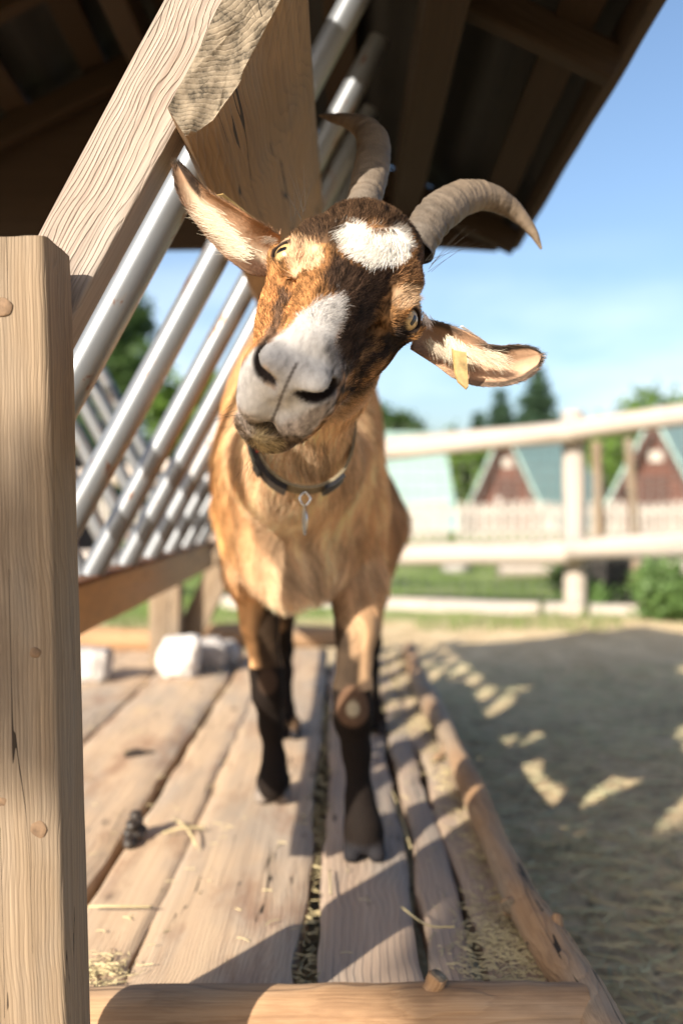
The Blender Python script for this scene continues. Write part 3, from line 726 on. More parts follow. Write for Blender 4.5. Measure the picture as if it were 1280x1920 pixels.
# ------------------------------------------------------------------ A-frame cabins
def cabin(x, y, yaw, w_, h_, l_, label):
    root = tag(empty('a_frame_cabin', (x, y, GZ), yaw), label, 'cabin', 'green roofed cabins behind the picket fence')
    Mt = Matrix.Translation((x, y, GZ)) @ Matrix.Rotation(yaw, 4, 'Z')
    def part(name, Vv, Fc_, mk): return mesh_obj(name, [Mt @ Vector(v) for v in Vv], Fc_, M[mk], root, False)
    for sg in (-1, 1):
        a = Vector((sg*w_/2*1.12, 0, -.0)); b = Vector((0, 0, h_*1.08)); t = .06; nn = Vector((h_, 0, w_/2)).normalized(); nn.x *= sg
        q = [a, b, b+nn*t, a+nn*t]; Vv = [(v.x, -.25, v.z) for v in q]+[(v.x, l_+.2, v.z) for v in q]
        part('roof_panel', Vv, [(0, 1, 2, 3), (7, 6, 5, 4), (0, 4, 5, 1), (1, 5, 6, 2), (2, 6, 7, 3), (3, 7, 4, 0)], 'teal')
        q = [a-nn*.01, b-nn*.01, b-nn*.15, a-nn*.15]; Vv = [(v.x, -.25, v.z) for v in q]+[(v.x, -.2, v.z) for v in q]
        part('barge_board', Vv, [(0, 1, 2, 3), (7, 6, 5, 4), (0, 4, 5, 1), (1, 5, 6, 2), (2, 6, 7, 3), (3, 7, 4, 0)], 'cabindark')
    for yy_, nm_ in ((0, 'front_wall'), (l_, 'back_wall')):
        q = [(-w_/2, 0), (w_/2, 0), (0, h_)]; Vv = [(u, yy_, v) for u, v in q]+[(u, yy_+.05, v) for u, v in q]
        part(nm_, Vv, [(0, 1, 2), (5, 4, 3), (0, 3, 4, 1), (1, 4, 5, 2), (2, 5, 3, 0)], 'cabinred')
    q = [(-.3, 0), (.25, 0), (.25, h_*.55), (-.3, h_*.55)]; Vv = [(u, -.04, v) for u, v in q]+[(u, -.003, v) for u, v in q]
    part('door', Vv, [(0, 1, 2, 3), (7, 6, 5, 4), (0, 4, 5, 1), (1, 5, 6, 2), (2, 6, 7, 3), (3, 7, 4, 0)], 'cabindark')
    q = [(-.14, h_*.68), (.14, h_*.68), (.14, h_*.78), (-.14, h_*.78)]; Vv = [(u, -.03, v) for u, v in q]+[(u, -.003, v) for u, v in q]
    part('sign_plate', Vv, [(0, 1, 2, 3), (7, 6, 5, 4), (0, 4, 5, 1), (1, 5, 6, 2), (2, 6, 7, 3), (3, 7, 4, 0)], 'picket')
    return root
cabin(3.85, 23, R(-36), 2.1, 2.15, 3.4, 'middle cabin, red brown gable beside the paddock fence post')
cabin(6.25, 19.8, R(-34), 2.2, 2.15, 3.4, 'right hand cabin with a dark door, partly out of frame')
cabin(-.75, 23, R(-78), 2.4, 2.1, 3.0, 'left cabin showing only its pale teal roof behind the goat')

# ------------------------------------------------------------------ trees
tree('conifer_tree', 10.2, 52, 8.1, 3.5, 'conifer', 'conifer', 'tallest dark conifer rising behind the middle cabin', 'conifers behind the cabins', .15, 2.2)
tree('conifer_tree', 8.8, 55, 7.2, 2.6, 'conifer', 'conifer', 'middle conifer just left of the tallest one', 'conifers behind the cabins', .14, 2.0)
tree('conifer_tree', 7.7, 56, 6.0, 1.8, 'conifer', 'conifer', 'smallest dark conifer, leftmost of the three', 'conifers behind the cabins', .13, 1.6)
tree('broadleaf_tree', 15.8, 46, 5.3, 4.4, 'round', 'leaf', 'rounded yellow green tree at the right edge behind the fence', None, .22, 1.6, .1)
for i, (x, y, h, r, lab) in enumerate([(2.9, 34, 2.3, 1.7, 'bright green bush between the left and middle cabins'), (5.6, 36, 2.4, 1.8, 'rounded bright bush directly behind the middle cabin'), (8.6, 30, 2.6, 1.8, 'bright green bush between the middle and right cabins'), (12.6, 36, 3.0, 2.2, 'green bush behind the right hand cabin')]):
    tree('broadleaf_bush', x, y, h, r, 'round', 'leaf', lab, 'green bushes behind the cabins', .2, 1.3, .05)
tree('broadleaf_tree', 1.6, 40, 4.4, 1.2, 'round', 'leafdark', 'dark tree peeking out just right of the goat flank', None, .2, 1.0, .2)
tree('broadleaf_tree', -5.1, 22, 4.9, 1.35, 'round', 'leafdark', 'tall dark green tree behind the rack beside the front post', None, .16, 1.5, .05)
tree('broadleaf_tree', -4.4, 28, 3.6, 2.2, 'round', 'leaf', 'lower lit green tree seen between the steel bars', None, .18, 1.3, .05)
tree('broadleaf_tree', -8.8, 26, 4.4, 2.6, 'round', 'leafdark', 'dark tree behind the left front post', None, .18, 1.2, .05)
# brown shed roof seen through the bars on the left
def shed():
    root = tag(empty('timber_shed', (-4.2, 11, GZ)), 'brown timber shed seen between the bars on the left', 'shed')
    a = [(-5.6, 11, GZ), (-3.2, 11, GZ), (-3.2, 11, 1.0), (-5.6, 11, 1.6)]; V = a+[(x, y+2, z) for x, y, z in a]
    mesh_obj('wall', V, [(0, 1, 2, 3), (7, 6, 5, 4), (0, 4, 5, 1), (1, 5, 6, 2), (2, 6, 7, 3), (3, 7, 4, 0)], M['cabinred'], root, False)
    a = [(-5.8, 10.8, 1.66), (-3.0, 10.8, .96), (-3.0, 10.8, 1.02), (-5.8, 10.8, 1.72)]; V = a+[(x, y+2.4, z) for x, y, z in a]
    mesh_obj('roof', V, [(0, 1, 2, 3), (7, 6, 5, 4), (0, 4, 5, 1), (1, 5, 6, 2), (2, 6, 7, 3), (3, 7, 4, 0)], M['cabindark'], root, False)
shed()
tree('shade_blocker', -1.0, -6.1, 3.6, 1.2, 'round', 'leafdark', 'added foliage behind the camera, out of view, shaped to shade the ground', None, .07, .6, .5)  # unseen tree, added to cast shade on the ground at right
cs = []  # added leaf clumps, set along sun rays so chosen ground falls in shade
while len(cs) < 3000:
    g = (random.uniform(.3, 2.0), random.uniform(.6, 3.4)); k = random.uniform(2.7, 3.2); lx_ = -.1+(g[1]-1.08)*.743
    if max(.44 if g[1] > .95 else .3, lx_+.17) < g[0] < g[1]*.343+.28 and math.hypot(g[0]-1.0, g[1]-2.28) > .54: cs.append((g[0]-1.18*k, g[1]-1.72*k, GZ+k))
V, Fc = leaves(cs, .05, 14, .06, .5); br_ = [o for o in bpy.data.objects if o.name == 'shade_blocker'][0]
mesh_obj('blocker_leaves', V, Fc, M['leafdark'], br_, False); tube('blocker_branch', [(-1.0, -6.0, 2.0), (-1.9, -4.6, 2.6), (-2.4, -3.2, 2.8)], [.07, .05, .02], M['trunk'], br_, 8)
# ------------------------------------------------------------------ GOAT
E = np.array(P(651, 536, .862))
aV = np.array([-.27, -.757, -.594]); aV /= np.linalg.norm(aV)
rV = np.array([.883, .0, -.469]); rV -= aV*(rV@aV); rV /= np.linalg.norm(rV)
uV = np.cross(rV, aV); uV = -uV if uV[2] < 0 else uV
FR = np.stack([rV, aV, uV])            # rows: lateral, towards the nose, dorsal
def hw(s_, t_, h_): return E+s_*rV+t_*aV+h_*uV
def smin(a, b, k):
    h = np.clip(.5+.5*(b-a)/k, 0, 1); return b+(a-b)*h-k*h*(1-h)
def smax(a, b, k): return -smin(-a, -b, k)
def ell(p, c, r, A=None):
    q = p-np.asarray(c, np.float32)
    if A is not None: q = q@np.asarray(A, np.float32).T
    r = np.asarray(r, np.float32); k0 = np.sqrt(((q/r)**2).sum(-1)); k1 = np.sqrt(((q/(r*r))**2).sum(-1))
    return k0*(k0-1)/np.maximum(k1, 1e-6)
def cone(p, a, b, r1, r2):
    a = np.asarray(a, np.float32); b = np.asarray(b, np.float32); ab = b-a
    t = np.clip(((p-a)@ab)/(ab@ab), 0, 1); return np.sqrt(((p-a-t[..., None]*ab)**2).sum(-1))-(r1+(r2-r1)*t)
def chain(p, pts, k=.02):
    d = None
    for (a, ra), (b, rb) in zip(pts[:-1], pts[1:]):
        q = cone(p, a, b, ra, rb); d = q if d is None else smin(d, q, k)
    return d
EYE_R = .0152
eyes = {-1: np.array([-.0520, .008, .0010]), 1: np.array([.0540, .010, -.0010])}
def eyeaxes(sg):
    o_ = np.array([sg*.66, .42, .62]); o_ /= np.linalg.norm(o_); l_ = np.array([-sg*.30, .95, -.22]); l_ -= o_*(l_@o_); l_ /= np.linalg.norm(l_)
    return o_, l_, np.cross(o_, l_)
def rot(axis, ang):
    return np.array(Matrix.Rotation(R(ang), 3, axis))
def head_sdf(q):
    """q in head coordinates"""
    f = np.float32
    d = ell(q, (0, -.042, -.004), (.052, .062, .052))
    d = smin(d, ell(q, (0, -.046, .020), (.042, .042, .029)), .02)          # forehead dome
    d = smin(d, cone(q, (0, -.005, -.006), (0, .115, -.016), .044, .030), .025)   # snout
    d = smin(d, cone(q, (0, .0, .014), (0, .125, .004), .026, .022), .02)    # nasal bridge
    for sg in (-1, 1):
        d = smin(d, ell(q, (sg*.041, -.014, .021), (.017, .022, .014)), .014)   # brow
        d = smin(d, ell(q, (sg*.040, .035, -.022), (.018, .045, .022)), .025)   # cheek bone
        d = smin(d, ell(q, (sg*.034, -.010, -.050), (.026, .052, .046)), .03)    # jaw muscle
        d = smin(d, ell(q, (sg*.022, .075, -.040), (.020, .050, .028)), .022)
        d = smin(d, ell(q, (sg*.0205, .136, -.018), (.0205, .027, .026)), .012)    # muzzle side
        d = smin(d, ell(q, (sg*.0170, .150, -.039), (.0165, .018, .018)), .013)    # upper lip lobe
        d = smin(d, ell(q, (sg*.017, .155, .004), (.013, .016, .010)), .008)     # nostril wing
    d = smin(d, ell(q, (0, .15, -.006), (.017, .020, .020)), .010)           # nose pad
    j = ell(q, (-.004, .130, -.074), (.0235, .025, .0165))                     # chin
    j = smin(j, cone(q, (.004, .02, -.086), (-.001, .116, -.074), .027, .019), .02)
    j = smin(j, ell(q, (-.009, .147, -.0655), (.0195, .014, .009)), .007)      # lower lip
    d = smin(d, j, .0035)
    # carvings
    for sg in (-1, 1):
        A = rot('Z', sg*-28) @ rot('Y', sg*24)
        d = smax(d, -ell(q, (sg*.0210, .160, -.0030), (.0112, .024, .0078), A), .004)
        d = smax(d, -ell(q, (sg*.0105, .1745, -.013), (.0035, .010, .008), None), .005)
        d = smax(d, -ell(q, (sg*.041, .055, -.002), (.012, .030, .006)), .014)   # tear groove
    d = smax(d, -ell(q, (0, .1745, -.032), (.0015, .0075, .024)), .004)        # philtrum
    d = smax(d, -ell(q, (0, .150, -.0585), (.042, .036, .0018), rot('X', 4)), .004)        # mouth line
    for sg in (-1, 1):
        c = eyes[sg]
        # lids swell over the ball, then the opening is cut
        o_, l_, w_ = eyeaxes(sg); A = np.stack([o_, l_, w_]); upw = w_ if w_[2] > 0 else -w_
        d = smin(d, ell(q, c-o_*.002, (.0180, .0215, .0180), A), .014)
        d = smax(d, -ell(q, c+o_*.0155+upw*.0, (.0125, .0128, .0092), A), .0018)
        d = smin(d, ell(q, c+o_*.0100+upw*.0120, (.0080, .0165, .0036), A), .005)
        d = smin(d, ell(q, c+o_*.0090-upw*.0116, (.0070, .0140, .0030), A), .005)
    return d
neckA = hw(0, -.05, -.035)
def dk(px, py, h=0.0):
    """point on the deck under a photo pixel, raised by h"""
    z = (CAMZ)*F/(py-HY); return np.array([(px-640)/F*z, z, h])
def at(px, py, z): return np.array(P(px, py, z))
legsF = [
  [(at(474, 950, 1.66), .062), (at(478, 1075, 1.70), .048), (at(487, 1165, 1.71), .031), (at(500, 1262, 1.70), .0255), (at(502, 1300, 1.70), .0245), (at(508, 1360, 1.71), .0185), (at(514, 1425, 1.71), .0175), (at(512, 1462, 1.70), .023), (at(510, 1480, 1.69), .020)],
  [(at(648, 950, 1.58), .062), (at(666, 1085, 1.58), .044), (at(668, 1180, 1.54), .030), (at(661, 1295, 1.50), .0265), (at(661, 1345, 1.48), .0265), (at(668, 1410, 1.48), .0185), (at(674, 1500, 1.47), .0185), (at(680, 1548, 1.46), .0245), (at(682, 1575, 1.45), .022)]]
legsH = [
  [(at(505, 900, 2.15), .09), (at(512, 1080, 2.12), .06), (at(520, 1150, 2.22), .038), (at(528, 1215, 2.34), .026), (at(532, 1260, 2.32), .019), (at(536, 1330, 2.26), .017), (at(538, 1362, 2.24), .021)],
  [(at(645, 880, 2.15), .08), (at(698, 985, 2.12), .07), (at(690, 1120, 2.22), .040), (at(692, 1205, 2.36), .027), (at(694, 1250, 2.34), .019), (at(698, 1325, 2.28), .017), (at(700, 1352, 2.26), .021)]]
def hoof(q, foot, s_=1.0, splay=.0155):
    d = None
    for sg in (-1, 1):
        a = foot+np.array([sg*splay*s_, .012*s_, .034*s_]); b = foot+np.array([sg*(splay+.003)*s_, -.022*s_, .010*s_])
        k = cone(q, a, b, .0145*s_, .0115*s_); k2 = cone(q, a+np.array([0, .018*s_, -.02*s_]), b, .011*s_, .0105*s_)
        k = smin(k, k2, .006); d = k if d is None else np.minimum(d, k)
    for sg in (-1, 1): d = smin(d, cone(q, foot+np.array([sg*.013, .03, .045])*s_, foot+np.array([sg*.014, .036, .034])*s_, .007, .005), .004)
    return smax(d, .0005-q[..., 2], .002)
feet = [dk(512, 1500), dk(682, 1606), dk(540, 1383), dk(702, 1374)]
def body_sdf(p):
    d = ell(p, (-.070, 1.62, .56), (.110, .21, .172))
    d = smin(d, ell(p, (-.068, 2.0, .635), (.146, .40, .215)), .08)
    d = smin(d, ell(p, (-.068, 1.70, .68), (.105, .26, .15)), .08)
    d = smin(d, ell(p, (-.072, 2.28, .62), (.135, .20, .19)), .06)
    d = smin(d, ell(p, (-.072, 1.50, .455), (.085, .075, .085)), .05)          # brisket
    d = smin(d, cone(p, (-.075, 1.48, .44), (-.078, 1.47, .395), .035, .018), .03)
    d = smin(d, cone(p, (.06, 2.12, .52), (.095, 2.16, .475), .045, .02), .03)        # flank fold
    for L_ in legsF+legsH: d = smin(d, chain(p, L_, .018), .035)
    for i, ft in enumerate(feet): 
        end = (legsF+legsH)[i][-1][0]
        d = smin(d, hoof(p, ft, 1.0 if i < 2 else .92), .006)
    nk = chain(p, [(neckA, .055), (np.array([-.018, 1.03, .660]), .042), (np.array([-.046, 1.15, .603]), .043), (np.array([-.066, 1.32, .58]), .070), (np.array([-.066, 1.52, .56]), .125)], .05)
    d = smin(d, nk, .05)
    # knees
    for c, r_ in ((at(502, 1280, 1.685), .018), (at(661, 1322, 1.48), .021)): d = smin(d, ell(p, c, (r_, r_*.72, r_*1.15)), .012)
    return d
def goat_sdf(p):
    q = (p-E.astype(np.float32))@FR.T.astype(np.float32)
    d = body_sdf(p)
    m = q[..., 1] > -.30
    if m.any():
        hd = np.full(d.shape, .3, np.float32); hd[m] = head_sdf(q[m]); d = smin(d, hd, .022)
    return d
def axis_pts(segs):
    out_ = [segs[0][0]]
    for a, b, h in segs:
        n_ = max(2, int(round((b-a)/h))); out_ += list(np.linspace(a, b, n_+1)[1:])
    return np.array(out_, np.float32)
GX = axis_pts([(-.30, -.13, .0045), (-.13, .13, .00165), (.13, .18, .004)])
GY = axis_pts([(.66, .95, .00165), (.95, 1.2, .004), (1.2, 2.6, .006)])
GZ_ = axis_pts([(-.004, .50, .0045), (.50, .84, .00165), (.84, .90, .006)])
def polygonise(f, gx, gy, gz_, B=12):
    n = (len(gx), len(gy), len(gz_)); Fv = np.empty(n, np.float32)
    bl = [list(range(0, m, B)) for m in n]
    def ctr(g, s0): e = min(s0+B, len(g)-1); return (g[s0]+g[e])/2, (g[e]-g[s0])/2
    cs, hs, ids = [], [], []
    for i in bl[0]:
        cx, hx = ctr(gx, i)
        for j in bl[1]:
            cy, hy = ctr(gy, j)
            for k in bl[2]:
                cz, hz = ctr(gz_, k); cs.append((cx, cy, cz)); hs.append(math.sqrt(hx*hx+hy*hy+hz*hz)); ids.append((i, j, k))
    fv = np.concatenate([f(c) for c in np.array_split(np.array(cs, np.float32), 8)])
    act = 0; pend = []
    for (i, j, k), v, h in zip(ids, fv, hs):
        if abs(v) > h*1.25+.012: Fv[i:i+B, j:j+B, k:k+B] = v
        else: pend.append((i, j, k))
    for c in range(0, len(pend), 60):
        P_ = []; sh = []
        for (i, j, k) in pend[c:c+60]:
            a = np.stack(np.meshgrid(gx[i:i+B], gy[j:j+B], gz_[k:k+B], indexing='ij'), -1); sh.append(a.shape[:3]); P_.append(a.reshape(-1, 3))
        v = f(np.concatenate(P_)); o_ = 0
        for (i, j, k), s3 in zip(pend[c:c+60], sh):
            m = s3[0]*s3[1]*s3[2]; Fv[i:i+B, j:j+B, k:k+B] = v[o_:o_+m].reshape(s3); o_ += m
    In = Fv < 0
    cnt = np.zeros(tuple(m-1 for m in n), np.uint8)
    for a in (0, 1):
        for b in (0, 1):
            for c in (0, 1): cnt += In[a:n[0]-1+a, b:n[1]-1+b, c:n[2]-1+c]
    I, J, K = np.nonzero((cnt > 0) & (cnt < 8)); m = len(I)
    acc = np.zeros((m, 3)); wt = np.zeros(m); g = (gx, gy, gz_)
    for ax in range(3):
        for a in (0, 1):
            for b in (0, 1):
                o0 = [0, 0, 0]; oth = [x for x in range(3) if x != ax]; o0[oth[0]] = a; o0[oth[1]] = b; o1 = list(o0); o1[ax] = 1
                A = (I+o0[0], J+o0[1], K+o0[2]); Bq = (I+o1[0], J+o1[1], K+o1[2]); va, vb = Fv[A], Fv[Bq]; ok = (va < 0) != (vb < 0)
                t = np.where(ok, va/np.where(ok, va-vb, 1), 0)
                pa = np.stack([gx[A[0]], gy[A[1]], gz_[A[2]]], -1); pb = np.stack([gx[Bq[0]], gy[Bq[1]], gz_[Bq[2]]], -1)
                acc += np.where(ok[:, None], pa+(pb-pa)*t[:, None], 0); wt += ok
    V = acc/wt[:, None]; idx = np.full(cnt.shape, -1, np.int32); idx[I, J, K] = np.arange(m); quads = []
    for ax in range(3):
        o1, o2 = [x for x in range(3) if x != ax]
        sl = [slice(1, -1)]*3; sl[ax] = slice(0, n[ax]-1); lo = In[tuple(sl)]; sh = list(sl); sh[ax] = slice(1, n[ax]); hi = In[tuple(sh)]
        e = np.nonzero(lo != hi); e = [e[0]+(0 if ax == 0 else 1), e[1]+(0 if ax == 1 else 1), e[2]+(0 if ax == 2 else 1)]
        flip = In[e[0], e[1], e[2]]
        def cell(da, db): c = [e[0].copy(), e[1].copy(), e[2].copy()]; c[o1] = c[o1]-da; c[o2] = c[o2]-db; return idx[c[0], c[1], c[2]]
        q = np.stack([cell(1, 1), cell(0, 1), cell(0, 0), cell(1, 0)], -1)
        if ax == 1: flip = ~flip
        q[~flip] = q[~flip][:, ::-1]; quads.append(q)
    q = np.concatenate(quads); q = q[(q >= 0).all(1)]
    return V, q
GV, GQ = polygonise(goat_sdf, GX, GY, GZ_)

# ---- coat colours: the animal's own markings, laid out over the head
def pxy(V): return np.c_[640+F*V[:, 0]/V[:, 1], HY-F*(V[:, 2]-CAMZ)/V[:, 1]]
def polyd(q, poly):
    """signed distance, negative inside"""
    poly = np.array(poly, float); n = len(poly); d = np.full(len(q), 1e9); ins = np.zeros(len(q), bool)
    for i in range(n):
        a, b = poly[i], poly[(i+1) % n]; ab = b-a; t = np.clip(((q-a)@ab)/(ab@ab+1e-9), 0, 1)
        d = np.minimum(d, np.hypot(*(q-a-t[:, None]*ab).T))
        c = ((a[1] > q[:, 1]) != (b[1] > q[:, 1])) & (q[:, 0] < (b[0]-a[0])*(q[:, 1]-a[1])/(b[1]-a[1]+1e-12)+a[0]); ins ^= c
    return np.where(ins, -d, d)
MARKS = [  # polygon, colour, softness, strength
 ([(480, 500), (560, 530), (575, 600), (520, 650), (470, 700), (440, 720), (440, 600)], (.42, .19, .070), 22, .9),
 ([(505, 450), (525, 412), (570, 392), (600, 330), (800, 330), (830, 450), (800, 480), (770, 440), (700, 418), (655, 430), (640, 470), (600, 462), (560, 448), (530, 448)], (.045, .027, .017), 14, .93),
 ([(560, 470), (640, 470), (640, 520), (600, 560), (560, 560), (560, 520)], (.26, .12, .045), 18, .7),
 ([(632, 470), (672, 495), (765, 495), (790, 465), (812, 505), (775, 520), (735, 530), (715, 560), (722, 600), (700, 640), (668, 700), (640, 705), (636, 640), (622, 560), (600, 545), (610, 500)], (.028, .018, .014), 14, .93),
 ([(715, 545), (770, 560), (752, 610), (715, 660), (660, 740), (650, 710), (690, 650)], (.22, .11, .045), 16, .8),
 ([(750, 480), (812, 500), (815, 570), (770, 560), (740, 530)], (.20, .10, .045), 14, .8),
 ([(742, 592), (764, 622), (748, 648), (705, 690), (672, 728), (642, 756), (642, 735), (690, 675), (724, 630)], (.018, .013, .011), 10, .97),
 ([(768, 622), (800, 640), (760, 700), (700, 780), (620, 850), (560, 860), (640, 770), (705, 705), (750, 655)], (.42, .22, .085), 14, .9),
 ([(520, 545), (548, 550), (535, 590), (515, 640), (492, 665), (482, 655), (505, 600)], (.05, .04, .035), 8, .8),
 ([(500, 438), (530, 448), (590, 458), (612, 480), (590, 500), (560, 512), (548, 500), (545, 480), (520, 450)], (.62, .42, .26), 10, .85),
 ([(735, 535), (770, 530), (805, 545), (805, 575), (775, 575), (745, 575)], (.58, .40, .25), 12, .85),
 ([(632, 424), (650, 416), (668, 428), (686, 440), (700, 424), (730, 424), (756, 436), (768, 466), (745, 488), (700, 498), (672, 482), (650, 458)], (.90, .85, .77), 9, 1),
 ([(612, 560), (624, 550), (636, 580), (634, 640), (640, 700), (632, 760), (610, 800), (560, 825), (500, 815), (440, 780), (432, 740), (445, 700), (485, 655), (530, 622), (575, 595)], (.47, .44, .415), 8, 1),
 ([(636, 640), (645, 700), (636, 760), (612, 780), (615, 700), (618, 650)], (.17, .155, .15), 20, .9),
 ([(436, 760), (480, 792), (520, 800), (570, 768), (625, 745), (620, 790), (580, 818), (520, 832), (470, 812), (440, 790)], (.25, .19, .15), 14, .75),
 ([(436, 776), (470, 806), (510, 822), (565, 810), (575, 830), (545, 856), (510, 872), (465, 856), (438, 830)], (.09, .065, .045), 8, .9),
 ([(462, 800), (500, 815), (530, 826), (515, 845), (480, 838)], (.45, .35, .20), 8, .8),
 ([(440, 772), (452, 776), (478, 812), (466, 818), (446, 796)], (.40, .33, .28), 6, .7),
 ([(478, 684), (500, 686), (520, 728), (514, 740), (498, 726)], (.40, .27, .17), 5, .7),
]
def goat_color(V, jitter=0.0):
    n = len(V); q = (V-E)@FR.T; px = pxy(V)
    headw = np.clip((q[:, 1]+.11)/.03, 0, 1)*np.clip((1.02-V[:, 1])/.04, 0, 1)
    n1 = fbm(V*9, 3); n2 = fbm(V*np.array([60, 14, 20.]), 3); n3 = fbm(V*120, 2)
    tan = np.array([.66, .40, .215]); C = np.tile(tan, (n, 1))
    left = np.clip((-.10-V[:, 0])/.10, 0, 1)[:, None]
    C = C*(1-left)+np.array([.62, .33, .13])*left
    chest = np.clip(1-np.abs(V[:, 0]+.06)/.10, 0, 1)*np.clip((1.62-V[:, 1])/.15, 0, 1); C = C+(np.array([.86, .63, .43])-C)*(chest*.9)[:, None]
    bel = np.clip((.46-V[:, 2])/.06, 0, 1)*np.clip((V[:, 2]-.36)/.05, 0, 1); C = C+(np.array([.68, .50, .34])-C)*(bel*.5)[:, None]
    br = np.clip((V[:, 0]-.05)/.08, 0, 1)*np.clip((V[:, 1]-1.6)/.2, 0, 1)*np.clip((V[:, 2]-.3)/.1, 0, 1); C = C+(np.array([.36, .20, .10])-C)*(br*.7)[:, None]
    C = C*(1+.22*n1+.18*n2)[:, None]
    C = C*(1+.40*np.clip(fbm(V*np.array([50, 11, 9.])+3*n1[:, None], 2), -.6, 1))[:, None]
    # legs
    dark = np.array([.009, .0065, .006])
    for i, (L_, kz) in enumerate(((legsF[0], .215), (legsF[1], .215), (legsH[0], .30), (legsH[1], .30))):
        mid = np.array(L_[4][0]); near_ = np.clip((.075-np.hypot(V[:, 0]-np.interp(V[:, 2], [p_[0][2] for p_ in L_[::-1]], [p_[0][0] for p_ in L_[::-1]]), (V[:, 1]-np.interp(V[:, 2], [p_[0][2] for p_ in L_[::-1]], [p_[0][1] for p_ in L_[::-1]]))*.9))/.02, 0, 1)
        cx = np.interp(V[:, 2], [p_[0][2] for p_ in L_[::-1]], [p_[0][0] for p_ in L_[::-1]]); off = V[:, 0]-cx
        cy = np.interp(V[:, 2], [p_[0][2] for p_ in L_[::-1]], [p_[0][1] for p_ in L_[::-1]])
        top = (.365 if i == 0 else .33 if i == 1 else .28)
        side = off*( -1 if i in (0, 2) else 1)
        fr = np.clip((cy+.004-V[:, 1])/.012+.5+n2, 0, 1)
        m = near_*np.clip((top-.05*side/.03-V[:, 2])/.05+n2*.5, 0, 1)*np.where(V[:, 2] > .24, fr*np.clip(1-np.clip((side-.004)/.010, 0, 1), 0, 1)*.95, 1)
        C = C+(dark-C)*np.clip(m, 0, 1)[:, None]
    for c, r_, cl in ((at(502, 1280, 1.66), .024, (.10, .06, .04)), (at(661, 1322, 1.455), .030, (.22, .12, .07)), (at(501, 1282, 1.655), .013, (.40, .32, .20)), (at(661, 1326, 1.45), .0145, (.52, .42, .27))):
        dd = np.sqrt((((V-c)/np.array([1, 1, 1.15]))**2).sum(1)); m = np.clip((r_-dd)/.005, 0, 1)*(.9 if r_ < .02 else .55)*np.clip((c[1]+.03-V[:, 1])/.01, 0, 1); C = C+(np.array(cl)-C)*m[:, None]
    for i, ft in enumerate(feet):
        m = np.clip((.03-V[:, 2])/.01, 0, 1)*np.clip((.06-np.hypot(V[:, 0]-ft[0], V[:, 1]-ft[1]))/.02, 0, 1)
        C = C+(np.array([.24, .20, .17] if i == 0 else [.018, .018, .022])-C)*m[:, None]
    # head
    H = np.tile(np.array([.30, .145, .055]), (n, 1)); H = H*(1+.3*n1)[:, None]
    back = np.clip((-.075-q[:, 1])/.02, 0, 1); H = H+(np.array([.035, .024, .016])-H)*(back*np.clip((q[:, 2]+.02)/.02, 0, 1))[:, None]
    thr = np.clip((-.03-q[:, 2])/.02, 0, 1)*np.clip((.03-q[:, 1])/.03, 0, 1); H = H+(np.array([.42, .24, .10])-H)*(thr*.7)[:, None]
    ffr = np.clip((uV@np.array([0, -1, 0])), 0, 1)
    jq = px+np.c_[fbm(V*55, 3), fbm(V*55+9, 3)]*11+(rng.normal(0, jitter, (n, 2)) if jitter else 0)
    sel = (headw > 0) & (px[:, 0] > 400) & (px[:, 0] < 860) & (px[:, 1] < 900)
    for poly, cl, soft, st_ in MARKS:
        dd = polyd(jq[sel], poly); m = np.clip(.5-dd/soft, 0, 1)*st_
        H[sel] = H[sel]+(np.array(cl)-H[sel])*m[:, None]
    ft = fbm(q*np.array([420, 95, 300.])+np.stack([n1, n2, n3], -1)*.8, 3)
    H = H*(1+.16*n3)[:, None]; H = H*np.clip(1+1.0*ft*np.clip(1.3-H.mean(1)*2.6, .12, 1), .12, 2.2)[:, None]
    # dark eye rims; nostril hollows painted dark to stand in for their shade
    for sg in (-1, 1):
        o_, l_, w_ = eyeaxes(sg); de = ell(q, eyes[sg]+o_*.0155, (.0138, .0142, .0106), np.stack([o_, l_, w_])); m = np.clip((.0006-de)/.0012, 0, 1); H = H+(np.array([.022, .015, .013])-H)*m[:, None]
        dn = ell(q, (sg*.0210, .160, -.0030), (.0112, .024, .0078), rot('Z', sg*-28) @ rot('Y', sg*24)); m = np.clip((.0014-dn)/.0014, 0, 1); H = H+(np.array([.016, .012, .012])-H)*m[:, None]
    m = np.clip((.0016-np.abs(q[:, 0]))/.0008, 0, 1)*np.clip((q[:, 1]-.155)/.004, 0, 1)*(q[:, 2] > -.056); H = H+(np.array([.06, .045, .04])-H)*(m*.8)[:, None]
    C = C+(H-C)*headw[:, None]
    return np.clip(C, .004, 1)

